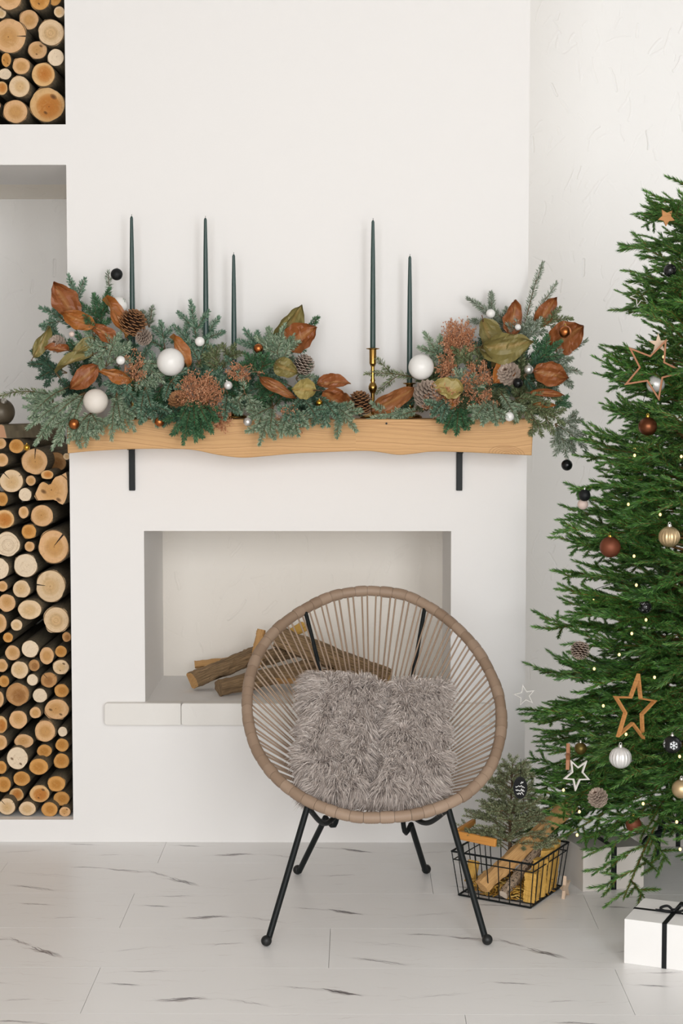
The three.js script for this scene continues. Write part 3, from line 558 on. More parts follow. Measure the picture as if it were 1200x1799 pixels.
{
  const r = rngOf(515), env = (E, x) => { for (let i = 0; i + 1 < E.length; i++) if (x <= E[i + 1][0]) return E[i][1] + (E[i + 1][1] - E[i][1]) * (x - E[i][0]) / (E[i + 1][0] - E[i][0]); return E[E.length - 1][1]; };
  const fill = (par, E, n, pals) => { const x0 = E[0][0], x1 = E[E.length - 1][0]; for (let i = 0; i < n; i++) { const x = x0 + (x1 - x0) * (i + r()) / n, top = env(E, x), by = rr(Math.min(top + 55, 715), 728, r), tips = []; for (let k = 0; k < 3; k++) tips.push([x + rr(-48, 48, r), Math.max(top + 8, rr(top + 6, 735, r)), rr(0.07, 0.16, r)]); sprig(par, x, by, rr(0.07, 0.13, r), tips, pals[Math.floor(r() * pals.length)]); } };
  fill(garL, [[80, 640], [110, 590], [150, 560], [220, 580], [260, 605], [300, 610], [340, 600], [400, 635], [450, 615], [520, 625], [560, 675], [600, 705]], 30, ['dark', 'blue', 'green']);
  fill(garR, [[735, 680], [760, 635], [820, 605], [880, 590], [930, 595], [960, 640], [975, 690]], 16, ['dark', 'green', 'olive']);
}
// magnolia leaves: thick curled blades
const LEAF = { rust: ['#94552a', '#a8693a', '#7d4520'], brown: ['#84502a', '#6f4122', '#9a6236'], olive: ['#7b6f3e', '#6a6034', '#8f8450'], tanolive: ['#9a8a50', '#857640', '#aa985c'], amber: ['#a5632a', '#b87836', '#8e5424'] };
const mLeaf = std('#ffffff', { vertexColors: true, roughness: 0.5, side: THREE.DoubleSide });
function leaf(parent, b, t, wpx, pal, zb, zt, cup = 0.35, bend = 0.15, turn = 0) {
  const B = P(b[0], b[1], zb).sub(parent.position), T = P(t[0], t[1], zt).sub(parent.position), ax = T.clone().sub(B), L = ax.length(); ax.normalize();
  let nor = V(0.1, 0.15, 1); nor.addScaledVector(ax, -nor.dot(ax)).normalize();
  const side = nor.clone().cross(ax).normalize(); nor.applyAxisAngle(ax, turn); side.applyAxisAngle(ax, turn);
  const W = M(wpx, zb) / 2, nl = 14, nw = 8, th = 0.0007, seed = b[0] * 0.13 + t[1] * 0.07, cols = LEAF[pal].map(lin);
  const pt = (i, j, off) => {
    const u = i / nl, v = (j / nw) * 2 - 1, w = W * (0.05 + 1.02 * Math.sin(Math.PI * Math.min(1, u ** 0.8)) ** 0.75) * (u > 0.85 ? 1 - (u - 0.85) * 4.4 : 1) * (1 + 0.24 * N3(u * 5 + seed, v * 2, seed));
    const h = cup * W * 1.3 * v * v * (0.7 + 0.5 * Math.sin(u * 5 + seed)) + bend * L * Math.sin(Math.PI * u) + 0.34 * W * N3(u * 5 + seed, v * 3, seed * 2) + 0.22 * W * Math.abs(v) * Math.sin(u * 9 + seed * 7 + v) - 0.25 * L * Math.max(0, u - 0.6) ** 2 * 2 - 0.08 * W * (1 - Math.abs(v)) ** 4 * 2;
    return B.clone().addScaledVector(ax, u * L).addScaledVector(side, v * w).addScaledVector(nor, h + off);
  };
  const mb = new MB(), back = mixc(cols[1], lin('#6b5a30'), 0.4);
  const col = (i, j) => { const k = 0.5 + 0.5 * N3(i * 0.5 + seed, j * 0.8, seed); const c = mixc(mixc(cols[0], cols[2], k), cols[1], Math.max(0, N3(i * 1.3, j * 1.7, seed + 4))); return j === nw / 2 ? mixc(c, lin('#c39a62'), 0.35) : c; };
  for (let i = 0; i < nl; i++) for (let j = 0; j < nw; j++) {
    const f = [pt(i, j, th), pt(i, j + 1, th), pt(i + 1, j + 1, th), pt(i + 1, j, th)], k = [pt(i, j, -th), pt(i, j + 1, -th), pt(i + 1, j + 1, -th), pt(i + 1, j, -th)];
    mb.quad(f[0], f[1], f[2], f[3], col(i, j), col(i, j + 1), col(i + 1, j + 1), col(i + 1, j)); mb.quad(k[0], k[3], k[2], k[1], back);
    if (j === 0) mb.quad(k[0], f[0], f[3], k[3], back); if (j === nw - 1) mb.quad(f[1], k[1], k[2], f[2], back);
  }
  mb.tube([B.clone().addScaledVector(ax, -0.012), B.clone().addScaledVector(ax, 0.01)], 0.0016, 6, lin('#5c3a1e'));
  return mesh('magnolia_leaf', mb.geo(), mLeaf, parent);
}
for (const a of [
  [[132, 566], [94, 495], 44, 'rust', 0.16, 0.15, 0.3, 0.1, 0.2], [[168, 572], [108, 548], 30, 'amber', 0.18, 0.19, 0.4, 0.15, -0.3], [[222, 592], [182, 524], 30, 'amber', 0.17, 0.16, 0.7, 0.12, 0.6], [[205, 600], [160, 570], 26, 'rust', 0.17, 0.18, 0.3, 0.1], [[58, 628], [86, 572], 22, 'olive', 0.15, 0.14, 0.7, 0.1, 0.5],
  [[122, 616], [78, 612], 16, 'rust', 0.17, 0.17, 0.8, 0.1, 0.4], [[165, 622], [96, 652], 20, 'olive', 0.18, 0.19, 0.7, 0.1, 0.5], [[168, 596], [128, 624], 20, 'olive', 0.17, 0.18, 0.5, 0.1, 0.3], [[172, 642], [122, 684], 34, 'rust', 0.2, 0.21, 0.3, 0.1, -0.2], [[232, 668], [172, 652], 24, 'amber', 0.2, 0.21, 0.5, -0.1, -0.7],
  [[330, 646], [300, 590], 24, 'amber', 0.16, 0.15, 0.8, 0.15, 0.5], [[480, 606], [532, 536], 40, 'olive', 0.12, 0.12, 0.6, 0.12, 0.3], [[504, 612], [556, 574], 48, 'rust', 0.15, 0.16, 0.4, 0.1, -0.1], [[458, 662], [522, 700], 20, 'brown', 0.2, 0.21, 0.9, 0.1, 0.3], [[556, 686], [512, 684], 34, 'tanolive', 0.2, 0.2, 0.4, 0.1], [[482, 638], [524, 656], 34, 'olive', 0.17, 0.17, 0.5, 0.1, 0.2],
  [[558, 676], [616, 672], 28, 'rust', 0.17, 0.18, 0.4, 0.12, -0.3], [[568, 688], [614, 728], 42, 'rust', 0.18, 0.19, 0.4, 0.1, 0.2], [[585, 695], [624, 712], 24, 'brown', 0.17, 0.18, 0.4, 0.1, 0.2],
]) leaf(garL, ...a);
for (const a of [
  [[652, 722], [732, 680], 32, 'brown', 0.18, 0.17, 0.45, 0.12, 0.2], [[892, 592], [906, 526], 34, 'rust', 0.13, 0.11, 0.4, 0.1, 0.2], [[940, 575], [978, 522], 30, 'rust', 0.1, 0.09, 0.5, 0.1], [[965, 612], [1026, 572], 54, 'rust', 0.15, 0.15, 0.25, 0.08, 0], [[842, 610], [938, 600], 50, 'olive', 0.19, 0.2, 0.6, 0.15, 0.4], [[848, 560], [868, 644], 46, 'olive', 0.17, 0.19, 0.5, 0.1, -0.3],
  [[812, 690], [758, 676], 38, 'tanolive', 0.22, 0.22, 0.35, 0.1, 0.2], [[800, 700], [770, 720], 24, 'amber', 0.21, 0.22, 0.35, 0.1], [[936, 652], [1000, 664], 40, 'rust', 0.2, 0.19, 0.3, 0.05, 0.1], [[898, 636], [868, 674], 36, 'amber', 0.21, 0.22, 0.4, 0.1], [[930, 690], [992, 694], 14, 'rust', 0.19, 0.19, 0.6, 0.1], [[935, 712], [978, 712], 10, 'amber', 0.2, 0.2, 0.6, 0.05],
]) leaf(garR, ...a);
// sprays of dried copper-coloured twigs
const mCopperTwig = std('#ffffff', { vertexColors: true, roughness: 0.5 });
function spray(parent, cx, cy, rx, ry, z, n, seed) {
  const r = rngOf(seed), mb = new MB(), cols = ['#c98f69', '#b67a55', '#dca884', '#bd8360'].map(lin);
  const root = P(cx, cy + ry * 0.5, z - 0.04).sub(parent.position);
  for (let i = 0; i < n; i++) {
    const a = r() * 6.28, q = Math.sqrt(r()), e = P(cx + Math.cos(a) * rx * q, cy + Math.sin(a) * ry * q, z + rr(-0.02, 0.03, r)).sub(parent.position), c = cols[Math.floor(r() * 4)];
    const pts = curvePts(root, e, V(rr(-0.012, 0.012, r), rr(0, 0.012, r), rr(0, 0.02, r)), 4); mb.tube(pts, 0.0007, 3, c, false);
    for (let k = 0; k < 7; k++) {                       // curly side tips with small buds
      const d = V(rr(-1, 1, r), rr(-1, 1, r), rr(-0.6, 0.9, r)).multiplyScalar(rr(0.006, 0.014, r)), m = e.clone().lerp(root, rr(0, 0.3, r)), g = m.clone().add(d), c2 = cols[Math.floor(r() * 4)];
      mb.tube([m, m.clone().lerp(g, 0.5).add(V(rr(-1, 1, r), rr(-1, 1, r), 0).multiplyScalar(0.004)), g], 0.0006, 3, c2, false);
      const s = 0.0021, u = [V(s, 0, 0), V(0, s * 1.4, 0), V(-s, 0, 0), V(0, -s * 1.4, 0)].map((v) => v.add(g)), f = g.clone().add(V(0, 0, s)), bk = g.clone().add(V(0, 0, -s));
      for (let w = 0; w < 4; w++) { mb.tri(u[w], u[(w + 1) % 4], f, c2); mb.tri(u[(w + 1) % 4], u[w], bk, c2); }
    }
  }
  return mesh('dried_twig_spray', mb.geo(), mCopperTwig, parent);
}
spray(garL, 352, 690, 46, 42, 0.215, 130, 1); spray(garL, 385, 735, 24, 24, 0.23, 40, 2); spray(garL, 510, 738, 36, 24, 0.24, 30, 3); spray(garL, 232, 645, 26, 34, 0.18, 28, 4); spray(garL, 430, 652, 46, 16, 0.19, 26, 5);
spray(garR, 805, 592, 34, 38, 0.15, 130, 6); spray(garR, 776, 704, 36, 34, 0.215, 90, 7); spray(garR, 838, 668, 30, 40, 0.2, 60, 8); spray(garR, 785, 645, 20, 30, 0.18, 40, 9); spray(garR, 850, 710, 26, 18, 0.22, 16, 10);

// ------------------------------------------------------------------ pine cones
function coneGeo(h, w, frost, seed) {
  const r = rngOf(seed), mb = new MB(), base = lin('#4a2e1c'), edge = frost ? lin('#bba99a') : lin('#9c6e46'), n = 84;
  mb.tube([V(0, -h * 0.45, 0), V(0, 0, 0), V(0, h * 0.4, 0)], (t) => w * 0.26 * (1 - 0.6 * t), 8, base);
  for (let i = 0; i < n; i++) {
    const t = i / n, a = i * 2.39996, y = -h * 0.46 + h * 0.9 * t, R = w * 0.5 * Math.sin(Math.PI * (0.16 + 0.8 * t)) ** 0.8, tilt = 0.15 + 0.75 * t;
    const o = V(Math.cos(a), 0, Math.sin(a)), s = V(-Math.sin(a), 0, Math.cos(a)), sw = w * (0.17 - 0.08 * t), th = w * 0.035;
    const in0 = o.clone().multiplyScalar(R * 0.25).setY(y), out = o.clone().multiplyScalar(R * Math.cos(tilt * 0.4)).setY(y + R * Math.sin(tilt) * 0.45);
    const A = in0.clone().addScaledVector(s, -sw * 0.4), B = in0.clone().addScaledVector(s, sw * 0.4), C = out.clone().addScaledVector(s, sw), E = out.clone().addScaledVector(s, -sw), tip = out.clone().addScaledVector(o, sw * 0.7).add(V(0, sw * 0.3, 0)), dn = V(0, -th, 0);
    const e = mixc(edge, base, 0.3 * r());
    mb.quad(A, E, C, B, base, e, e, base); mb.tri(E, tip, C, e);
    mb.quad(A.clone().add(dn), B.clone().add(dn), C.clone().add(dn), E.clone().add(dn), base, base, e, e); mb.tri(E.clone().add(dn), C.clone().add(dn), tip.clone().add(dn), e);
    mb.quad(E, E.clone().add(dn), tip.clone().add(dn), tip, e); mb.quad(tip, tip.clone().add(dn), C.clone().add(dn), C, e);
  }
  return mb.geo();
}
const mCone = std('#ffffff', { vertexColors: true, roughness: 0.8, side: THREE.DoubleSide });
const coneA = coneGeo(1, 0.95, false, 1), coneB = coneGeo(1, 0.95, true, 2);
function pinecone(x, y, z, rpx, frost, tilt, label, group) {
  const o = thing('pine_cone', label, 'pine cone', group, P(x, y, z)), s = M(rpx * 2, z);
  const m = mesh('scales', frost ? coneB : coneA, mCone, o); o.scale.setScalar(s); o.rotation.set(tilt[0], 0.4, tilt[1]);
  return o;
}
const GC = 'pine cones in the mantel garlands';
pinecone(234, 566, 0.18, 23, false, [0.5, -0.5], 'brown pine cone right of the round white bauble near the leftmost candle', GC);
pinecone(100, 604, 0.15, 15, true, [1.2, 0.3], 'dark frosted pine cone at the left edge of the left garland', GC);
pinecone(314, 704, 0.2, 18, false, [1.0, 0.2], 'reddish pine cone in front of the copper twigs of the left garland', GC);
pinecone(252, 592, 0.18, 14, true, [0.8, 0.8], 'small pinkish frosted cone just below the cone by the leftmost candle', GC);
pinecone(534, 640, 0.13, 18, true, [0.3, -0.5], 'silvery grey frosted pine cone at the right end of the left garland', GC);
pinecone(632, 707, 0.17, 21, false, [0.1, 0.1], 'open brown pine cone standing on the mantel beside the candlestick', GC);
pinecone(752, 692, 0.2, 24, true, [1.0, -0.4], 'white-tipped pine cone under the white bauble of the right garland', GC);
pinecone(893, 656, 0.22, 20, true, [0.9, 0.5], 'frosted pine cone beside the small black bauble in the right garland', GC);

// ------------------------------------------------------------------ baubles
const ballMats = {
  white: std('#eeece8', { roughness: 0.32 }), cream: std('#e4dcd2', { roughness: 0.5 }), black: new THREE.MeshPhysicalMaterial({ color: '#101112', roughness: 0.22, specularIntensity: 0.6 }), matte: new THREE.MeshPhysicalMaterial({ color: '#191b1c', roughness: 0.5, specularIntensity: 0.5 }),
  copper: std('#b06a3c', { metalness: 1, roughness: 0.3 }), bronze: std('#6d4029', { metalness: 0.85, roughness: 0.32 }), satin: std('#7d4630', { metalness: 0.55, roughness: 0.55 }), silver: std('#d9d7d4', { metalness: 0.8, roughness: 0.3 }), gold: std('#c99a3c', { metalness: 1, roughness: 0.22 }), champagne: std('#cdb48c', { metalness: 0.75, roughness: 0.38 }), pearl: std('#e6e4e2', { metalness: 0.35, roughness: 0.32 }), pink: std('#dcc6bb', { roughness: 0.5 }), taupe: std('#5b5142', { roughness: 0.4, metalness: 0.3 }), olive: std('#6a5a2c', { metalness: 0.7, roughness: 0.4 }),
};
const mCapS = std('#d4d2cc', { metalness: 0.9, roughness: 0.3 }), mCapG = std('#c9a24c', { metalness: 1, roughness: 0.3 });
const sph = new THREE.SphereGeometry(1, 40, 28), sphS = new THREE.SphereGeometry(1, 24, 16), facet = new THREE.IcosahedronGeometry(1, 2);
const ribbed = (() => { const g = new THREE.SphereGeometry(1, 112, 40), p = g.attributes.position; for (let i = 0; i < p.count; i++) { const x = p.getX(i), y = p.getY(i), z = p.getZ(i), a = Math.atan2(z, x), k = 1 - 0.055 * (0.5 - 0.5 * Math.cos(a * 18)) * Math.sqrt(Math.max(0, 1 - y * y)); p.setXYZ(i, x * k, y * 0.96, z * k); } g.computeVertexNormals(); return g; })();
const capG = new THREE.CylinderGeometry(0.2, 0.22, 0.22, 16).translate(0, 1.06, 0), loopG = new THREE.TorusGeometry(0.11, 0.03, 6, 14).translate(0, 1.25, 0);
function bauble(x, y, z, rpx, mat, label, group, o = {}) {
  if (group === GB && rpx < 12) z += 0.022;
  const t = thing('bauble', label, 'bauble', group, P(x, y, z)), s = M(rpx, z);
  mesh('ball', o.geo ?? (rpx > 12 ? sph : sphS), o.mat ?? ballMats[mat], t);
  const cap = o.cap === 'gold' ? mCapG : mCapS;
  if (!o.bare) { mesh('cap', capG, cap, t); mesh('loop', loopG, cap, t); }
  t.scale.setScalar(s); t.rotation.set(o.rx ?? 0, o.ry ?? 0, o.rz ?? 0);
  return t;
}
const GB = 'baubles in the mantel garlands', bk = { rx: -1.2 };
bauble(207, 538, 0.13, 17, 'white', 'white bauble half hidden by an upright brown leaf near the leftmost candle', GB, bk);
bauble(205, 482, 0.1, 10.5, 'matte', 'matte black bauble on a sprig tip at the very top of the left garland', GB, { bare: false, rx: -0.6 });
bauble(300, 636, 0.18, 24.5, 'white', 'large white bauble partly covered by needles below the curled orange leaf', GB, bk);
bauble(168, 705, 0.235, 22, 'cream', 'large cream bauble low in the front of the left garland', GB, bk);
bauble(212, 633, 0.205, 8, 'white', 'small white bauble between the large cream and the half hidden white one', GB, bk);
bauble(351, 600, 0.15, 8.5, 'white', 'small white bauble under the upright fir fan by the second candle', GB, bk);
bauble(130, 745, 0.26, 9.5, 'copper', 'copper bauble at the lower left, below the large cream bauble', GB, bk);
bauble(280, 741, 0.255, 8.5, 'copper', 'small shiny copper bauble on the mantel front edge left of the green fan', GB, bk);
bauble(454, 612, 0.165, 8.5, 'copper', 'copper bauble under the upright magnolia leaves mid mantel', GB, bk);
bauble(401, 677, 0.205, 7.5, 'pearl', 'small white bauble right of the copper twigs of the left garland', GB, { rz: 0.3 });
bauble(435, 741, 0.25, 7.8, 'silver', 'small silver bauble hanging over the mantel front mid left', GB, { rx: -0.3 });
bauble(561, 708, 0.21, 6, 'gold', 'tiny gold bauble at the right end of the left garland', GB, { cap: 'gold' });
bauble(126, 587, 0.19, 5, 'pink', 'tiny peach bauble under the orange leaf at the left', GB, bk);
bauble(740, 645, 0.19, 22.5, 'white', 'large white bauble at the left end of the right garland', GB, bk);
bauble(862, 551, 0.14, 8, 'white', 'small white bauble at the top of the right garland beside a rust leaf', GB, bk);
bauble(929, 649, 0.225, 8.3, 'silver', 'small silver bauble right of the frosted cone in the right garland', GB, { rx: -0.2 });
bauble(895, 732, 0.25, 8.3, 'white', 'small white bauble at the mantel edge near its right end', GB, { rx: -0.2 });
bauble(993, 583, 0.185, 11, 'copper', 'shiny copper bauble in front of the round rust leaf at the right', GB, { cap: 'gold', rx: -0.2 });
bauble(910, 673, 0.235, 9, 'black', 'small glossy black bauble in the middle of the right garland', GB, bk);
bauble(996, 817, 0.2, 10, 'black', 'black bauble hanging from the drooping sprig beyond the right mantel end', GB, { rx: -0.2 });
bauble(910, 575, 0.15, 5.5, 'white', 'tiny white bauble between the two tall frosted sprigs', GB, bk);
bauble(2, 724, -0.1, 24, 'taupe', 'taupe bauble with a silver cap resting on the split log at the left edge', null, { rx: 0.6, rz: -0.3 });
bauble(47, 786, 0.27, 6, 'gold', 'tiny gold bauble at the lower left tip of the left garland', GB, { cap: 'gold' });

// ------------------------------------------------------------------ christmas tree
const TX = P(1228, 900, 0.4).x, TZ = 0.4, TH = 2.5, TR = 0.655;
const treeR = (h) => TR * Math.max(0.03, 1 - h / TH);
const surfZ = (x, y) => { let z = TZ + 0.3; for (let k = 0; k < 6; k++) { const p = P(x, y, z), R = treeR(p.y) * 0.97, dx = p.x - TX; z = TZ + Math.sqrt(Math.max(0.0009, R * R - dx * dx)); } return z; };
{
  const tree = thing('christmas_tree', 'green artificial fir tree with wooden stars and baubles at the right', 'christmas tree', null, V(TX, 0, TZ));
  const mTrunk = std('#4a3826', { roughness: 0.9 });
  mesh('trunk', new THREE.CylinderGeometry(0.006, 0.026, 1.98, 12).translate(0, 0.12 + 0.99, 0), mTrunk, tree);
  const stemT = lin('#7a5a2c');
  function branch(L, seed) {
    const r = rngOf(seed), mb = new MB(), o = { pal: 'tree', dens: 1700, ang: 0.5, len: 0.018, w: 0.0027, from: 0.02, core: 0.0019, coreCol: stemT };
    const at = (s) => V(s, 0.05 * s - 0.10 * s * s / 0.6, 0), main = [];
    for (let i = 0; i <= 10; i++) main.push(at(L * i / 10));
    mb.tube(main, (t) => 0.0045 * (1 - 0.7 * t), 5, stemT, false);
    finger(mb, main.slice(3), { ...o, core: 0 }, r);
    let side = 1;
    for (let s = L * 0.25; s < L * 0.97; s += rr(0.03, 0.046, r)) {
      side = -side;
      const l = Math.min(0.21, 0.4 * (L - s) + 0.085) * rr(0.75, 1.2, r), an = rr(0.6, 0.95, r), up = rr(-0.35, 0.45, r), b = at(s);
      const e = b.clone().add(V(Math.cos(an) * l, up * l * 0.6, side * Math.sin(an) * l)), pts = curvePts(b, e, V(0, rr(0.0, 0.06, r) * l, 0), 4);
      finger(mb, pts, o, r);
      if (l > 0.1) for (let k = 0; k < 3; k++) {
        const m = b.clone().lerp(e, 0.35 + 0.2 * k), dir = e.clone().sub(b).normalize(), pr = dir.clone().cross(V(0, 1, 0)).normalize(), q = rr(0.05, 0.075, r);
        finger(mb, curvePts(m, m.clone().addScaledVector(dir, q * 0.75).addScaledVector(pr, (k % 2 ? -1 : 1) * q * 0.6).add(V(0, rr(-0.015, 0.025, r), 0)), V(0, 0, 0), 2), o, r);
      }
    }
    return mb.geo();
  }
  const sizes = [0.12, 0.2, 0.29, 0.38, 0.48, 0.58, 0.68], protos = sizes.map((L, i) => [branch(L, 100 + i), branch(L, 200 + i)]);
  const r = rngOf(909), hidden = {};
  let shown = 0;
  const greens = ['#ffffff', '#dfeedd', '#f2ffe6', '#cfe4d2'].map((c) => { const m = mTreeNeedle.clone(); m.color.set(c); return m; });
  for (let h = 0.34; h < 2.04;) {
    const R = treeR(h), n = Math.max(4, Math.round(4 + R * 17)), a0 = r() * 6.28, elev = -0.36 + 0.95 * (h / TH) ** 0.8;
    for (let k = 0; k < n; k++) {
      const az = a0 + k / n * 6.283 + rr(-0.14, 0.14, r), pitch = elev + rr(-0.26, 0.24, r) - (h < 0.62 ? 0.2 : 0), L = R / Math.cos(pitch * 0.9) * rr(0.74, 1.04, r);
      let si = 0; sizes.forEach((s, i) => { if (Math.abs(s - L) < Math.abs(sizes[si] - L)) si = i; });
      const g = protos[si][Math.floor(r() * 2)], sc = L / sizes[si];
      const dirx = Math.cos(az), dirz = Math.sin(az);
      const q = new THREE.Quaternion().setFromEuler(new THREE.Euler(rr(-0.3, 0.3, r), -az, 0, 'YXZ')).multiply(new THREE.Quaternion().setFromAxisAngle(V(0, 0, 1), pitch));
      const pos = V(0, h + rr(-0.03, 0.03, r), 0);
      if (TX + dirx * L * 0.95 < chimR + 0.03 && TZ + dirz * L * 0.95 < 0.06) continue;   // would run into the chimney
      if (TZ + dirz * L < BACK + 0.05) continue;
      const front = dirz > -0.45 && dirx < 0.62;
      if (front && shown < 296) { const m = mesh('branch', g, greens[Math.floor(r() * 4)], tree); m.position.copy(pos); m.quaternion.copy(q); m.scale.setScalar(sc); shown++; } else (hidden[`${si}_${g === protos[si][0] ? 0 : 1}`] ??= []).push(new THREE.Matrix4().compose(pos, q, V(sc, sc, sc)));
    }
    for (let k = 0; k < 7; k++) {                       // short inner shoots round the trunk
      const az = r() * 6.283, L = R * rr(0.4, 0.72, r); let si = 0; sizes.forEach((s, i) => { if (Math.abs(s - L) < Math.abs(sizes[si] - L)) si = i; });
      const q = new THREE.Quaternion().setFromEuler(new THREE.Euler(rr(-0.5, 0.5, r), -az, 0, 'YXZ')).multiply(new THREE.Quaternion().setFromAxisAngle(V(0, 0, 1), rr(-0.4, 0.6, r))), sc = L / sizes[si];
      (hidden[`${si}_${k % 2}`] ??= []).push(new THREE.Matrix4().compose(V(0, h + rr(-0.03, 0.03, r), 0), q, V(sc, sc, sc)));
    }
      h += 0.056 + 0.014 * R;
  }
  console.log('branches', shown, protos.map((p) => p[0].attributes.position.count / 3).join(' '), Object.values(hidden).reduce((s, a) => s + a.length, 0));
  { const m = mesh('branch', protos[0][0], greens[0], tree); m.position.set(0, 2.06, 0); m.rotation.z = Math.PI / 2; m.scale.setScalar(0.8); }   // leader
  for (const [k, arr] of Object.entries(hidden)) {
    const [si, v] = k.split('_').map(Number), im = shade(new THREE.InstancedMesh(protos[si][v], mTreeNeedle, arr.length));
    arr.forEach((m, i) => im.setMatrixAt(i, m)); im.name = 'rear_branches'; im.userData.kind = 'stuff'; tree.add(im);
  }
  // black tube stand
  mesh('stand_collar', new THREE.CylinderGeometry(0.034, 0.034, 0.13, 20).translate(0, 0.185, 0), mBlack, tree);
  for (const a of [2.75, 1.3, 4.3, 5.9]) { const c = Math.cos(a), s = Math.sin(a); mesh('stand_leg', tubeGeo([V(c * 0.03, 0.16, s * 0.03), V(c * 0.1, 0.155, s * 0.1), V(c * 0.17, 0.13, s * 0.17), V(c * 0.195, 0.07, s * 0.195), V(c * 0.2, 0.005, s * 0.2)], 0.009, 10, 28), mBlack, tree); }
}
// fairy lights
{
  const t = thing('fairy_light_string', 'string of tiny warm fairy lights scattered through the christmas tree', 'string lights', null, V(TX, 0.3, TZ));
  const mB = std('#fff0c8', { emissive: new THREE.Color('#ffd27a'), emissiveIntensity: 1.3, roughness: 0.3 });
  const pts = [[1115, 789], [1115, 800], [1104, 886], [1160, 904], [1114, 977], [1181, 1016], [1118, 1028], [1043, 1055], [1135, 1089], [1110, 1113], [1088, 1150], [1044, 1175], [1194, 1329], [1018, 1426], [1014, 1467], [1195, 1492], [1189, 1444], [1130, 1412], [990, 1388], [1166, 627], [1197, 802], [1060, 1240], [1150, 1190], [1100, 1290]];
  const W = pts.map(([x, y]) => P(x, y, surfZ(x, y) - 0.02).sub(t.position));
  for (const w of W) mesh('bulb', sphS.clone().scale(0.0038, 0.0048, 0.0038).translate(w.x, w.y, w.z), mB, t);
  const wire = W.slice().sort((a, b) => b.y - a.y).map((w) => V(w.x + 0.004, w.y + 0.005, w.z - 0.12));
  mesh('wire', tubeGeo(wire, 0.0009, 4, 160), std('#1c3520', { roughness: 0.6 }), t);
}
// tree ornaments
const GT = 'baubles on the christmas tree';
const hang = (x, y, dz = 0.02) => surfZ(x, y) + dz;
const flakeTex = canvasTex(512, 256, (g, w, h) => { g.fillStyle = '#121416'; g.fillRect(0, 0, w, h); g.strokeStyle = '#e8ecee'; g.lineCap = 'round'; for (const cx of [64, 192, 320, 448]) for (let k = 0; k < 6; k++) { g.save(); g.translate(cx, 122); g.rotate(k * Math.PI / 3); g.lineWidth = 6; g.beginPath(); g.moveTo(0, 0); g.lineTo(0, -40); g.moveTo(0, -22); g.lineTo(11, -33); g.moveTo(0, -22); g.lineTo(-11, -33); g.stroke(); g.restore(); } });
const dotTex = canvasTex(512, 256, (g, w, h) => { const r = rngOf(8); g.fillStyle = '#101112'; g.fillRect(0, 0, w, h); g.fillStyle = '#d7dade'; for (let i = 0; i < 90; i++) { g.beginPath(); g.arc(r() * w, rr(30, 226, r), rr(2, 6, r), 0, 7); g.fill(); } });
bauble(1177, 475, hang(1177, 475), 11.5, 'black', 'faceted glossy black bauble near the top of the tree', GT, { geo: facet, mat: std('#141516', { roughness: 0.2, flatShading: true }) });
bauble(1152, 675, hang(1152, 675, -0.04), 16, 'pearl', 'pearl grey bauble behind the upper big wooden star', GT);
bauble(1138, 749, hang(1138, 749), 16.5, 'bronze', 'shiny dark copper bauble below the upper big wooden star', GT, { cap: 'gold' });
bauble(1027, 870, hang(1027, 870), 10.5, 'matte', 'matte black bauble touching a pink one at the left edge of the tree', GT);
bauble(1024, 886, hang(1024, 886) - 0.02, 9.5, 'pink', 'pale pink bauble just under a matte black one at the left tree edge', GT);
bauble(1072, 961, hang(1072, 961), 18.5, 'satin', 'satin copper brown bauble half covered by needles, middle left of the tree', GT, { cap: 'gold' });
bauble(1176, 943, hang(1176, 943), 19, 'champagne', 'ribbed champagne gold bauble in the middle of the tree', GT, { geo: ribbed });
bauble(1090, 1331, hang(1090, 1331), 20, 'pearl', 'ribbed silvery white bauble below the lower big wooden star', GT, { geo: ribbed });
bauble(1181, 1308, hang(1181, 1308), 16, 'black', 'black bauble with white snowflakes at the right edge of the tree', GT, { mat: std('#ffffff', { map: flakeTex, roughness: 0.35 }), ry: 0.8 });
bauble(1133, 1066, hang(1133, 1066, -0.06), 12, 'black', 'black bauble with silver dots deep in the middle of the tree', GT, { mat: std('#ffffff', { map: dotTex, roughness: 0.3 }) });
bauble(1113, 1448, hang(1113, 1448, -0.12), 14, 'copper', 'copper bauble under the lowest branches above the gift box', GT, { mat: ballMats.satin, cap: 'gold' });
bauble(1197, 1386, hang(1197, 1386), 17, 'champagne', 'smooth champagne bauble cut by the right edge of the photo, low on the tree', GT);
bauble(1020, 1315, hang(1020, 1315, -0.06), 11, 'olive', 'dull bronze bauble deep in the lower left branches', GT);
pinecone(1050, 1401, hang(1050, 1401, -0.02), 17, true, [0.4, 0.5], 'pinkish frosted pine cone hanging low on the left of the tree');
pinecone(1019, 1143, hang(1019, 1143), 16, true, [2.6, 0.4], 'snowy white-tipped pine cone on the left side of the tree');
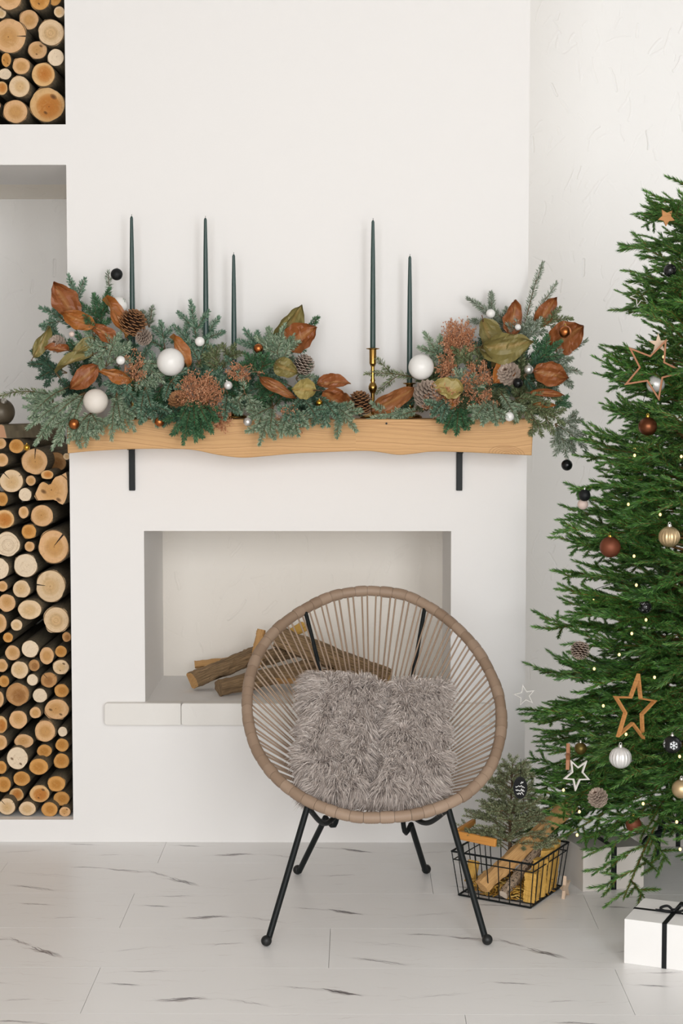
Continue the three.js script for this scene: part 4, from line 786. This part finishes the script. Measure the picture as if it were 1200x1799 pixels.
// stars
const mStarW = std('#a9774b', { roughness: 0.6, map: woodMap }), mStarP = std('#d9bfa6', { roughness: 0.7 }), mStarWhite = std('#e6e2dc', { roughness: 0.6 }), mStarC = std('#a06a45', { roughness: 0.55 });
mStarW.color.set('#f0d8b8');
const starPath = (R, ri, Cls, n = 5) => { const p = new Cls(); for (let i = 0; i < n * 2; i++) { const a = Math.PI / 2 + i * Math.PI / n, q = i % 2 ? ri : R, x = Math.cos(a) * q, y = Math.sin(a) * q; i ? p.lineTo(x, y) : p.moveTo(x, y); } p.closePath(); return p; };
function star(x, y, z, Rpx, mat, rot, label, o = {}) {
  const t = thing('star_ornament', label, 'star ornament', null, P(x, y, z)), R = M(Rpx, z), ri = R * (o.inner ?? 0.42), wd = o.wire ?? 0;
  const s = starPath(R, ri, THREE.Shape);
  if (wd) { const k = 1 - wd / (R * (o.inner ?? 0.42)) * 0.75; s.holes.push(starPath(R * (1 - wd * 2.1 / R), ri * k, THREE.Path)); } else if (o.hole) { const h = new THREE.Path(); h.absarc(0, 0, R * 0.16, 0, 6.283, true); s.holes.push(h); }
  mesh('star_frame', planarUV(new THREE.ExtrudeGeometry(s, { depth: o.th ?? 0.006, bevelEnabled: true, bevelSize: 0.0006, bevelThickness: 0.0006, bevelSegments: 1 }).translate(0, 0, -(o.th ?? 0.006) / 2)), mat, t);
  t.rotation.set(o.rx ?? 0, o.ry ?? 0, rot, 'YXZ');
  const top = R * 0.8, c = new THREE.Group();
  return t;
}
star(1171, 382, hang(1171, 382), 15, mStarW, Math.PI * 0.98, 'small solid wooden star with a hole at the top of the tree', { hole: true, inner: 0.5, th: 0.008 });
star(1124, 521, hang(1124, 521), 18, mStarWhite, 0.35, 'thin white open star at the upper left edge of the tree', { wire: 0.0022, th: 0.003 });
star(1147, 648, hang(1147, 648, 0.05), 57, mStarC, -0.42, 'large open wooden star on the upper part of the tree', { wire: 0.0062, th: 0.01, ry: -0.25 });
star(1157, 604, hang(1157, 604, 0.03), 18, mStarP, 0.05, 'small pale solid wooden star just above the upper big wooden star', { inner: 0.36, th: 0.005 });
star(1114, 1246, hang(1114, 1246, 0.05), 63, mStarW, -0.18, 'large open light wooden star on the lower part of the tree', { wire: 0.0062, th: 0.011, ry: 0.75 });
star(998, 1330, hang(998, 1330, 0.06), 24, mStarC, 0, 'wooden star seen edge-on at the lower left of the tree', { ry: 1.4, th: 0.009, wire: 0.006 });
star(1014, 1360, hang(1014, 1360, 0.03), 30, mStarWhite, 0.5, 'white open star below the edge-on wooden star', { wire: 0.004, th: 0.005, ry: 0.5 });
star(993, 1560, 0.62, 22, mStarP, 0.1, 'pale wooden star hanging low beside the wire basket', { ry: 1.1, th: 0.008, inner: 0.36 });
star(922, 1222, hang(950, 1222, -0.12), 20, mStarWhite, 0.2, 'thin white open star at the far left branch tips against the wall', { wire: 0.003, th: 0.004 });

// ------------------------------------------------------------------ rattan-look chair
const chair = thing('string_chair', 'round taupe cord chair with a wrapped rim on black steel legs before the fireplace', 'chair');
const RIM = (() => {
  const A = P(650, 1437, 0.98), B = P(575, 1040, 0.30), n = V(0, B.z - A.z, -(B.y - A.y)).normalize();
  const at = (x, y) => { const d = P(x, y, 0).sub(CP).normalize(), t = A.clone().sub(CP).dot(n) / d.dot(n); return CP.clone().addScaledVector(d, t); };
  return { n: n.y < 0 ? n.negate() : n, at };
})();
chair.position.set(P(655, 1600, 0.72).x, 0, 0.72);
const loc = (v) => v.clone().sub(chair.position);
const rimPx = [[645, 1038], [660, 1038.5], [712, 1046], [762, 1071], [802, 1102], [838, 1142], [862, 1184], [876, 1222], [881, 1268], [875, 1312], [858, 1354], [825, 1390], [781, 1415], [728, 1431], [677, 1436], [624, 1435], [573, 1421], [524, 1397], [482, 1362], [452, 1319], [438, 1276], [434, 1233], [440, 1186], [457, 1143], [488, 1104], [532, 1072], [582, 1048], [620, 1040]];
const rimPts = rimPx.map(([x, y]) => loc(RIM.at(x, y)));
const rimCurve = new THREE.CatmullRomCurve3(rimPts, true, 'centripetal');
const mCord = std('#98816d', { roughness: 0.55 }), mCord2 = std('#917a66', { roughness: 0.55 }), mCord3 = std('#9e8773', { roughness: 0.55 });
{
  const rimR = 0.0165, nW = 66;
  mesh('rim_tube', new THREE.TubeGeometry(rimCurve, 160, rimR - 0.003, 10, true), mBlack, chair);
  const r = rngOf(42);
  const edges = []; let u = 0; while (u < 1) { edges.push(u); u += rr(0.012, 0.019, r); } edges.push(1);
  for (let i = 0; i + 1 < edges.length; i++) {          // bands of wound cord on the rim
    const a = edges[i], b = edges[i + 1], mb = new MB(), n = 12, pts = [];
    for (let k = 0; k <= n; k++) pts.push(rimCurve.getPointAt((a + (b - a) * (0.01 + 0.98 * k / n)) % 1));
    const R = rimR + rr(-0.0006, 0.0012, r);
    mb.tube(pts, (t) => R - 0.0016 * (Math.abs(t - 0.5) * 2) ** 6 - (Math.round(t * 12) % 2 ? 0.0005 : 0), 14, [1, 1, 1]);
    mesh('rim_wrap', mb.geo(), [mCord, mCord2, mCord3][Math.floor(r() * 3)], chair);
  }
  // hub ring and cords
  const hub = loc(P(652, 1372, 0.62)), hr = 0.095;
  const hubN = RIM.n.clone(), hx = V(1, 0, 0), hy = hubN.clone().cross(hx).normalize();
  const ringAt = (a) => hub.clone().addScaledVector(hx, Math.cos(a) * hr).addScaledVector(hy, Math.sin(a) * hr * 1.05);
  const ringPts = []; for (let i = 0; i < 24; i++) ringPts.push(ringAt(i / 24 * Math.PI * 2));
  mesh('hub_ring', new THREE.TubeGeometry(new THREE.CatmullRomCurve3(ringPts, true), 48, 0.006, 8, true), mBlack, chair);
  const c0 = rimPts.reduce((s, p) => s.add(p), V(0, 0, 0)).multiplyScalar(1 / rimPts.length);
  const nC = 112;
  for (let i = 0; i < nC; i++) {
    const q = rimCurve.getPointAt((i + 0.25 * (i % 2)) / nC), d = q.clone().sub(c0), a = Math.atan2(d.dot(hy), d.dot(hx));
    const tocen = hub.clone().sub(q).normalize(), st = q.clone().addScaledVector(tocen, rimR * 0.8), e = ringAt(a + (i % 2 ? 0.02 : -0.02)).addScaledVector(hubN, i % 2 ? 0.004 : -0.004);
    mesh('cord', rod(st, e, 0.0027, 6), i % 3 ? mCord3 : mCord, chair);
  }
  // steel frame
  const rim2 = (x, y) => loc(RIM.at(x, y)), back = -0.012;
  for (const [x, y, sx] of [[537, 1076, -1], [747, 1064, 1]]) { const s = rim2(x, y); mesh('back_rod', tubeGeo([s, s.clone().lerp(ringAt(Math.PI / 2 + (sx < 0 ? 0.9 : -0.9)), 0.5).addScaledVector(hubN, back), ringAt(Math.PI / 2 + (sx < 0 ? 0.9 : -0.9)).addScaledVector(hubN, back)], 0.0062, 8, 20), mBlack, chair); }
  const feet = [[468, 1662, 540, 1418, 1.06, 0.93], [856, 1660, 788, 1422, 1.06, 0.93], [523, 1536, 572, 1436, 0.38, 0.52], [749, 1535, 722, 1448, 0.38, 0.52]];
  const tops = [];
  for (const [fx, fy, tx, ty, zf, zt] of feet) {
    const a = P(fx, fy, 0), b = P(fx, fy, 2), f = loc(a.lerp(b, a.y / (a.y - b.y))), t = loc(P(tx, ty, zt)); tops.push(t);
    f.y = 0;
    const dir = t.clone().sub(f).normalize(), f0 = f.clone().addScaledVector(dir, 0.014);
    const L = mesh('leg', rod(f0, t, 0.0088, 14, 0.0088), mBlack, chair);
    mesh('foot_cap', new THREE.SphereGeometry(0.0145, 20, 14).translate(f.x, 0.0145, f.z), std('#121414', { roughness: 0.5 }), L);
  }
  const under = ringPts.map((p) => p);
  const join = (t, a, dn) => { const e = ringAt(a).addScaledVector(hubN, -0.008), m = t.clone().lerp(e, 0.45); m.y = Math.min(t.y, e.y) - dn; mesh('frame_arm', tubeGeo([t, m, e], 0.0075, 10, 20), mBlack, chair); };
  join(tops[0], -2.4, 0.03); join(tops[1], -0.7, 0.03); join(tops[2], 2.6, 0.02); join(tops[3], 0.5, 0.02);
}
// fluffy cushion lying in the seat
{
  const c = P(655, 1309, 0.72), cu = thing('fur_cushion', 'fluffy taupe grey faux fur cushion with a creased middle in the cord chair', 'cushion', null, c);
  const Nn = RIM.n.clone().add(V(0, -0.05, 0.12)).normalize(), X = V(1, -0.05, 0.03).normalize(), Y = Nn.clone().cross(X).normalize();
  const hw = M(134, 0.72), hl = 0.208, th = 0.062;
  const surf = (u, v, s) => {                           // u, v in -1..1, s = +1 upper / -1 lower side
    const eu = 1 - Math.abs(u) ** 3.4, ev = 1 - Math.abs(v) ** 3.4, k = Math.pow(Math.max(0, eu * ev), 0.42);
    const crease = s > 0 ? 0.044 * Math.exp(-(((u - 0.07 - 0.1 * v) / 0.12) ** 2)) * (0.35 + 0.65 * Math.max(0, 0.6 + 0.4 * Math.abs(v))) : 0;
    const pinch = 1 - 0.05 * (1 - v * v) * Math.abs(u) ** 6;
    const w = hw * (v > 0 ? 1 - 0.05 * v : 1 - 0.34 * Math.max(0, -v - 0.4) ** 1.4);
    return X.clone().multiplyScalar(u * w * pinch).addScaledVector(Y, v * hl * (1 - 0.05 * (1 - u * u) * Math.abs(v) ** 6) - (s > 0 && v > 0.6 ? 0.03 * Math.exp(-(((u - 0.1) / 0.1) ** 2)) * (v - 0.6) : 0)).addScaledVector(Nn, s * (th * k - crease * k) + 0.012 * N3(u * 2.2, v * 2.2, 3) * k - 0.03 * (1 - u * u) * (1 - v * v) + 0.02);
  };
  const mb = new MB(), n = 36, base = lin('#a0958f');
  for (const s of [1, -1]) for (let i = 0; i < n; i++) for (let j = 0; j < n; j++) {
    const g = (a, b) => surf(a / n * 2 - 1, b / n * 2 - 1, s), q = s > 0 ? [g(i, j), g(i + 1, j), g(i + 1, j + 1), g(i, j + 1)] : [g(i, j), g(i, j + 1), g(i + 1, j + 1), g(i + 1, j)];
    mb.quad(...q, base);
  }
  const mFur = std('#ffffff', { vertexColors: true, roughness: 0.75, side: THREE.DoubleSide });
  mesh('cover', mb.geo(), mFur, cu);
  const fb = new MB(), r = rngOf(31), cols = ['#c4b8b1', '#d3c8c1', '#b3a7a0', '#e0d6cf', '#a3978f', '#cbc0b9'].map(lin);
  const hair = (u, v, s, len) => {
    const p = surf(u, v, s), e = 0.02, du = surf(Math.min(1, u + e), v, s).sub(surf(Math.max(-1, u - e), v, s)), dv = surf(u, Math.min(1, v + e), s).sub(surf(u, Math.max(-1, v - e), s));
    const nn = du.cross(dv).normalize().multiplyScalar(s);
    if (nn.dot(Nn) * s < -0.2) nn.negate();
    const cl = N3(u * 5, v * 5, 1.7) + 0.5 * N3(u * 15, v * 15, 2.2), cl2 = N3(u * 5 + 9, v * 5, 6.3) + 0.5 * N3(u * 15 + 4, v * 15, 8.1);   // tufts: neighbours comb the same way
    const comb = X.clone().multiplyScalar(1.5 * cl + 0.45 * u).addScaledVector(Y, 1.5 * cl2 + 0.25 * v - 0.35);
    const dir = nn.multiplyScalar(0.6).add(comb).add(V(r() - 0.5, r() - 0.5, r() - 0.5).multiplyScalar(0.3)).normalize();
    const bendv = comb.clone().multiplyScalar(0.5).add(V(0, -0.55, 0)).normalize();
    const w = 0.0008 + 0.0005 * r(), side = dir.clone().cross(V(r() - 0.5, r() - 0.5, r() - 0.5)).normalize().multiplyScalar(w), c1 = cols[Math.floor(r() * 6)];
    const m = p.clone().addScaledVector(dir, len * 0.5), t = m.clone().addScaledVector(dir, len * 0.3).addScaledVector(bendv, len * 0.3);
    fb.quad(p.clone().add(side), p.clone().sub(side), m.clone().sub(side), m.clone().add(side), c1); fb.tri(m.clone().add(side), m.clone().sub(side), t, c1);
  };
  for (let i = 0; i < 34000; i++) hair(rr(-1, 1, r), rr(-1, 1, r), 1, rr(0.026, 0.052, r));
  for (let i = 0; i < 5000; i++) { const k = r() < 0.5, a = (r() < 0.5 ? -1 : 1) * rr(0.93, 1, r), b = rr(-1, 1, r); hair(k ? a : b, k ? b : a, r() < 0.6 ? 1 : -1, rr(0.016, 0.03, r)); }
  const fur = mesh('fur', fb.geo(), mFur, cu); fur.userData.kind = 'stuff';
}

// ------------------------------------------------------------------ firewood in the fireplace
function splitTex(seed, a, b) { return dataTex(256, 256, (u, v) => { const n = 0.5 + 0.5 * (0.6 * N3(u * 22, v * 3, seed) + 0.4 * N3(u * 60, v * 8, seed + 2)); return [a[0] + (b[0] - a[0]) * n, a[1] + (b[1] - a[1]) * n, a[2] + (b[2] - a[2]) * n]; }, true); }
const sapTex = splitTex(2, [176, 128, 76], [226, 184, 126]), oldTex = splitTex(5, [52, 38, 24], [222, 186, 140]), goldTex = splitTex(7, [176, 130, 52], [232, 190, 104]);
const mSap = std('#ffffff', { map: sapTex, roughness: 0.8 }), mOld = std('#ffffff', { map: oldTex, roughness: 0.9, bumpMap: oldTex, bumpScale: 0.006 }), mGold = std('#ffffff', { map: goldTex, roughness: 0.75 });
// split log: an uneven wedge section swept from a to b; parts split_side and bark
function splitLog(label, a, b, w, h, mats, seed, roll = 0, group, name = 'split_firewood') {
  const mid = a.clone().add(b).multiplyScalar(0.5), o = thing(name, label, 'log', group, V(mid.x, Math.min(a.y, b.y) - h / 2, mid.z));
  const ax = b.clone().sub(a).normalize(), L = a.distanceTo(b);
  let s = ax.clone().cross(V(0, 1, 0)); if (s.lengthSq() < 0.01) s = V(1, 0, 0); s.normalize(); const u = s.clone().cross(ax).normalize();
  s.applyAxisAngle(ax, roll); u.applyAxisAngle(ax, roll);
  const sec = []; for (let i = 0; i <= 8; i++) { const t = Math.PI * (0.06 + 0.88 * i / 8); sec.push([Math.cos(t), Math.sin(t) * 0.95 - 0.15]); } // bark arc
  const flat = [[-0.62, -0.35], [-0.12, -0.95], [0.3, -0.78], [0.72, -0.3]];
  const all = [...sec, ...flat], nl = 26;
  const at = (k, i) => { const t = i / nl, [x, y] = all[k % all.length], q = 1 + 0.2 * N3(k * 0.9 + seed, t * 5, seed) + 0.13 * N3(k * 2.3 + seed, t * 18, seed + 5), bow = 0.05 * L * Math.sin(t * 3) * N3(seed, 1, 2); return a.clone().addScaledVector(ax, t * L).addScaledVector(s, x * w / 2 * q + bow).addScaledVector(u, y * h / 2 * q).sub(o.position); };
  const build = (k0, k1) => {
    const pos = [], uv = [];
    const push = (p, U, W) => { pos.push(p.x, p.y, p.z); uv.push(U, W); };
    for (let k = k0; k < k1; k++) for (let i = 0; i < nl; i++) {
      const A = at(k, i), B = at(k + 1, i), C = at(k + 1, i + 1), E = at(k, i + 1), ua = k / 6, ub = (k + 1) / 6, va = i / nl * L * 4, vb = (i + 1) / nl * L * 4;
      push(A, ua, va); push(B, ub, va); push(C, ub, vb); push(A, ua, va); push(C, ub, vb); push(E, ua, vb);
    }
    return [pos, uv];
  };
  const mk = ([pos, uv]) => { const g = new THREE.BufferGeometry(); g.setAttribute('position', new THREE.Float32BufferAttribute(pos, 3)); g.setAttribute('uv', new THREE.Float32BufferAttribute(uv, 2)); g.computeVertexNormals(); return g; };
  const dbl = (m) => { const k = m.clone(); k.side = THREE.DoubleSide; return k; };
  mesh('bark', mk(build(0, 8)), mats[0], o); mesh('split_side', mk(build(8, 13)), mats[1], o);
  for (const i of [0, nl]) {
    const pos = [], uv = [], c = V(0, 0, 0); for (let k = 0; k < 13; k++) c.add(at(k, i)); c.multiplyScalar(1 / 13);
    for (let k = 0; k < 13; k++) { const A = at(k, i), B = at(k + 1, i), q = i ? [c, B, A] : [c, A, B]; q.forEach((p, n) => { pos.push(p.x, p.y, p.z); uv.push(n ? 0.5 + all[(k + n) % 13][0] * 0.4 : 0.5, n ? 0.5 + all[(k + n) % 13][1] * 0.4 : 0.5); }); }
    mesh('cut_end', mk([pos, uv]), mats[2], o);
  }
  return o;
}
const D2 = (m) => { m.side = THREE.DoubleSide; return m; };
[mBark, mBirch, mSap, mOld, mGold].forEach(D2);
{
  const G = 'firewood lying in the fireplace', zf = (x, y, z) => P(x, y, z);
  splitLog('weathered split log at the left of the fireplace pile, its broken end forward', zf(338, 1196, -0.24), zf(462, 1146, -0.4), 0.075, 0.07, [mOld, mOld, mSap], 3, 0.4, G);
  splitLog('mossy split log lowest and nearest in the fireplace pile', zf(384, 1208, -0.13), zf(560, 1168, -0.3), 0.075, 0.066, [mOld, mOld, mOld], 8, -0.3, G);
  splitLog('thin orange split piece lying flat behind the left log of the pile', zf(342, 1168, -0.44), zf(440, 1158, -0.46), 0.05, 0.03, [mSap, mSap, mSap], 12, 0.2, G);
  splitLog('split piece whose orange end stands up left of the chair rim', zf(446, 1166, -0.34), zf(460, 1106, -0.36), 0.03, 0.04, [mSap, mSap, mSap], 15, 0.2, G);
  splitLog('large dark split log behind the chair cords, sloping down to the right', zf(488, 1120, -0.32), zf(682, 1196, -0.26), 0.1, 0.085, [mOld, mOld, mGold], 21, 0.5, G);
  splitLog('split log under the sloping one behind the chair back', zf(470, 1186, -0.22), zf(668, 1192, -0.22), 0.07, 0.06, [mOld, mSap, mGold], 26, 0.1, G);
  splitLog('pale split piece topmost in the pile behind the upper left rim', zf(485, 1128, -0.38), zf(535, 1100, -0.44), 0.04, 0.036, [mGold, mSap, mSap], 31, 0.8, G);
  splitLog('rough split log resting against the middle of the fireplace pile', zf(452, 1160, -0.3), zf(545, 1132, -0.42), 0.075, 0.06, [mOld, mOld, mSap], 36, -0.2, G);
}

// ------------------------------------------------------------------ wire basket with wood, raffia and small fir
{
  const fl = (x, y) => { const a = P(x, y, 0), b = P(x, y, 2); return a.lerp(b, a.y / (a.y - b.y)); };
  const FR = fl(932, 1597), FL = fl(806, 1574), BR = fl(986, 1559), BL = FL.clone().add(BR).sub(FR), cen = FL.clone().add(BR).multiplyScalar(0.5), H = 0.135;
  const bas = thing('wire_basket', 'square black wire basket with yellow wooden handles beside the chair', 'basket', null, cen.clone());
  const bot = [FL, FR, BR, BL].map((p) => p.clone().sub(cen).setY(0.004)), top = bot.map((p) => p.clone().multiplyScalar(1.14).setY(H)), mid = bot.map((p) => p.clone().multiplyScalar(1.1).setY(H * 0.82));
  const loop = (c, r) => mergeGeometries(c.map((p, i) => rod(p, c[(i + 1) % 4], r, 8)));
  mesh('base_ring', loop(bot, 0.003), mBlack, bas); mesh('top_ring', loop(top, 0.003), mBlack, bas); mesh('middle_ring', loop(mid, 0.0018), mBlack, bas);
  for (let s = 0; s < 4; s++) for (let k = 0; k < 7; k++) { const t = k / 7, a = bot[s].clone().lerp(bot[(s + 1) % 4], t), b = top[s].clone().lerp(top[(s + 1) % 4], t); mesh('wire', rod(a, b, 0.0017, 6), mBlack, bas); }
  for (let k = 1; k < 7; k++) mesh('floor_wire', rod(bot[0].clone().lerp(bot[3], k / 7), bot[1].clone().lerp(bot[2], k / 7), 0.0016, 6), mBlack, bas);
  const mYellow = std('#d6a048', { roughness: 0.6, map: woodMap }); mYellow.color.set('#ffe2a0');
  const bar = (a, b, hgt, thk) => { const A = a.clone().sub(cen), B = b.clone().sub(cen), L = A.distanceTo(B), g = planarUV(rbox(L, hgt, thk, 0.003)), d = B.clone().sub(A).normalize(); g.applyQuaternion(new THREE.Quaternion().setFromUnitVectors(V(1, 0, 0), d)); const c = A.add(B).multiplyScalar(0.5); return mesh('wooden_handle', g.translate(c.x, c.y, c.z), mYellow, bas); };
  const zL = cen.z + top[0].z;
  bar(P(802, 1466, zL), P(872, 1481, zL + 0.06), 0.024, 0.012); bar(P(803, 1462, zL - 0.01), P(833, 1444, zL - 0.14), 0.02, 0.012);
  const G = 'split birch in the wire basket';
  splitLog('long clean split log leaning out of the wire basket to the right', P(846, 1558, 0.66), P(1004, 1412, 0.46), 0.052, 0.044, [mSap, mSap, mSap], 41, 0.6, G);
  splitLog('shorter birch log with white bark and pale end in the wire basket', P(884, 1572, 0.67), P(944, 1494, 0.56), 0.038, 0.036, [mBirch, mBirch, std('#ead9c6', { roughness: 0.9 })], 44, -0.4, G);
  const sideP = (t, q, y) => FR.clone().lerp(BR, t).lerp(cen, q).setY(y);
  [[0.1, 'yellow split stick upright at the near right corner of the wire basket', 0.1], [0.34, 'second yellow split stick from the near corner of the wire basket', 0.125], [0.58, 'third yellow split stick along the right side of the wire basket', 0.14], [0.84, 'yellow split stick at the far right corner of the wire basket', 0.15]].forEach(([t, lab, hh], i) => splitLog(lab, sideP(t, 0.12, 0.012), sideP(t, 0.04, hh), 0.05, 0.034, [mGold, mGold, mGold], 50 + i, 0.3 * i, 'yellow split sticks in the wire basket'));
  splitLog('yellow wedge of wood at the back left corner inside the wire basket', P(825, 1550, 0.56), P(833, 1512, 0.54), 0.035, 0.03, [mGold, mGold, mGold], 57, 0.3);
  // golden raffia
  const rb = new MB(), r = rngOf(61), rc = ['#b98a32', '#d2a548', '#9a6f26', '#e0bb66'].map(lin);
  for (let i = 0; i < 420; i++) {
    const u = rr(0.04, 0.96, r), v = rr(0.04, 0.96, r) ** 1.4, p = FL.clone().lerp(FR, u).lerp(BL.clone().lerp(BR, u), v).sub(cen).setY(0.008 + 0.03 * r());
    const pts = [p]; let d = V(rr(-1, 1, r), rr(-0.3, 0.5, r), rr(-1, 1, r)).normalize();
    for (let k = 0; k < 6; k++) { d.add(V(rr(-1, 1, r), rr(-0.7, 0.7, r), rr(-1, 1, r)).multiplyScalar(0.7)).normalize(); const q = pts[k].clone().addScaledVector(d, 0.009); q.y = Math.min(0.042, Math.max(0.008, q.y)); pts.push(q); }
    const bad = pts.some((q) => { const w = q.clone().add(cen), e1 = FR.clone().sub(FL), e2 = BL.clone().sub(FL), a = w.clone().sub(FL); const tu = a.dot(e1) / e1.lengthSq(), tv = a.dot(e2) / e2.lengthSq(); return tu < 0.02 || tu > 0.98 || tv < 0.02 || tv > 0.98; });
    if (!bad) rb.tube(pts, 0.0022, 4, rc[i % 4], false);
  }
  const raf = thing('raffia_filling', 'crumpled golden raffia covering the bottom of the wire basket', 'raffia', null, cen.clone().setY(0.006));
  const rm = mesh('raffia', rb.geo().translate(0, -0.006, 0), std('#ffffff', { vertexColors: true, roughness: 0.6, side: THREE.DoubleSide }), raf); raf.userData.kind = 'stuff';
  // small olive fir behind the logs
  const b = P(893, 1540, 0.55).setY(0.01), mini = thing('small_fir', 'small olive green fir standing in the wire basket behind the logs', 'small fir tree', null, b);
  const mt = rngOf(88), hgt = 0.36;
  mesh('stem', rod(V(0, 0, 0), V(0.01, hgt, 0), 0.006, 8, 0.002), std('#4a3a28', { roughness: 0.9 }), mini);
  for (let i = 0; i < 58; i++) {
    const t = (i + mt()) / 58, h = 0.1 + (hgt - 0.1) * t, L = 0.165 * (1 - 0.72 * t) * rr(0.75, 1.1, mt), az = i * 2.4, mb = new MB(), a = V(0.01 * h / hgt, h, 0), e = a.clone().add(V(Math.cos(az) * L, L * rr(0.1, 0.5, mt), Math.sin(az) * L * 0.75)), o = { pal: 'mini', dens: 1500, ang: 0.85, len: 0.012, w: 0.002, from: 0.15, core: 0.0015, coreCol: stemCol, two: true };
    finger(mb, curvePts(a, e, V(0, 0.1 * L, 0), 4), o, mt);
    for (const s of [-1, 1, -1, 1]) { const m = a.clone().lerp(e, rr(0.3, 0.75, mt)), d = e.clone().sub(a).normalize(), pr = d.clone().cross(V(0, 1, 0)).normalize(), q = L * 0.42; finger(mb, curvePts(m, m.clone().addScaledVector(d, q * 0.7).addScaledVector(pr, s * q * 0.7).add(V(0, rr(-0.01, 0.02, mt), 0)), V(0, 0, 0), 2), o, mt); }
    mesh('branch', mb.geo(), mNeedle, mini);
  }
  // oval black tag with white hand lettering too small to read
  const tg = thing('oval_tag', 'black oval tag with white lettering hanging in front of the small fir', 'tag', null, P(914, 1384, 0.72)), tw = M(12.5, 0.72), thh = M(20, 0.72);
  const tt = canvasTex(128, 208, (g, w, h) => { const q = rngOf(3); g.fillStyle = '#0f1011'; g.fillRect(0, 0, w, h); g.strokeStyle = '#f2f2f0'; g.lineWidth = 5; g.lineCap = 'round'; for (const [y, x0, x1] of [[58, 66, 90], [92, 22, 106], [126, 22, 104], [160, 34, 96]]) { g.beginPath(); g.moveTo(x0, y); for (let x = x0; x < x1; x += 7) g.lineTo(x + 4, y + rr(-13, 13, q)); g.stroke(); } });
  const face = new THREE.CircleGeometry(1, 40).scale(tw * 0.985, thh * 0.985, 1).translate(0, 0, 0.0021);
  mesh('disc', new THREE.CylinderGeometry(1, 1, 0.004, 40).rotateX(Math.PI / 2).scale(tw, thh, 1), mBlack, tg);
  mesh('lettering', face, new THREE.MeshPhysicalMaterial({ map: tt, roughness: 0.6, specularIntensity: 0.4 }), tg, 'white hand lettering on black');
  mesh('cord', tubeGeo([V(0, thh * 0.95, 0), V(0.002, thh + 0.02, -0.01), V(0.004, thh + 0.045, -0.03)], 0.0007, 5, 10), mBlack, tg);
}

// ------------------------------------------------------------------ gift boxes
{
  const fl = (x, y) => { const a = P(x, y, 0), b = P(x, y, 2); return a.lerp(b, a.y / (a.y - b.y)); };
  const mPaper = std('#eeedeb', { roughness: 0.55 }), mGrey = std('#dcd6cf', { roughness: 0.6 }), mRib = new THREE.MeshPhysicalMaterial({ color: '#131517', roughness: 0.5, specularIntensity: 0.5, side: THREE.DoubleSide });
  function gift(corner, w, d, h, ang, paper, ribPos, rw, label, bow) {  // corner: near left bottom corner; ang: turn of the front face
    const t = thing('gift_box', label, 'gift box', null, corner); t.rotation.y = ang;
    mesh('box', rbox(w, h, d, 0.0015).translate(w / 2, h / 2, -d / 2), paper, t);
    const e = 0.0012, x = ribPos * w;
    mesh('ribbon', mergeGeometries([new THREE.BoxGeometry(rw, h + 2 * e, e).translate(x, h / 2, e / 2), new THREE.BoxGeometry(rw, e, d + 2 * e).translate(x, h + e / 2, -d / 2), new THREE.BoxGeometry(rw, h, e).translate(x, h / 2, -d - e / 2)]), mRib, t);
    if (bow) {
      mesh('cross_ribbon', mergeGeometries([new THREE.BoxGeometry(w + 2 * e, e, rw).translate(w / 2, h + e * 0.6, -d / 2), new THREE.BoxGeometry(e, h, rw).translate(-e / 2, h / 2, -d / 2), new THREE.BoxGeometry(e, h, rw).translate(w + e / 2, h / 2, -d / 2)]), mRib, t);
      const B = V(x, h + 0.004, -d / 2), loops = [];
      for (const [dx, dz, up] of [[-0.034, 0.012, 0.012], [0.03, -0.014, 0.014]]) loops.push(tubeGeo([B, B.clone().add(V(dx * 0.5, up, dz * 0.5 - 0.008)), B.clone().add(V(dx, up * 0.6, dz)), B.clone().add(V(dx * 0.5, 0.002, dz * 0.5 + 0.008)), B], 0.0034, 6, 24));
      loops.push(tubeGeo([B, B.clone().add(V(-0.045, 0.004, 0.016))], 0.0026, 6, 6), tubeGeo([B, B.clone().add(V(0.03, 0.004, 0.026))], 0.0026, 6, 6), new THREE.SphereGeometry(0.006, 12, 8).translate(B.x, B.y + 0.002, B.z));
      mesh('bow', mergeGeometries(loops.map((g) => g.toNonIndexed())), mRib, t);
    }
    return t;
  }
  const a = fl(1096, 1692), b = fl(1200, 1706), ang = Math.atan2(-(b.z - a.z), b.x - a.x);
  gift(a, 0.215, 0.205, 0.117, ang, mPaper, 0.49, 0.0125, 'white gift box with thin black ribbon and bow, front right on the floor', true);
  const c = fl(1024, 1567), c2 = fl(1131, 1559), ang2 = Math.atan2(-(c2.z - c.z), c2.x - c.x);
  gift(c, c.distanceTo(c2), 0.19, 0.127, ang2, mGrey, 0.5, 0.018, 'pale grey gift box with one black ribbon under the tree behind the white one', false);
  gift(V(P(1137, 1515, 0.12).x, 0, 0.05), 0.16, 0.15, 0.115, 0.05, mGrey, 0.7, 0.015, 'pale gift box farthest back under the tree behind the black stand', false);
}
renderer.render(scene, camera);
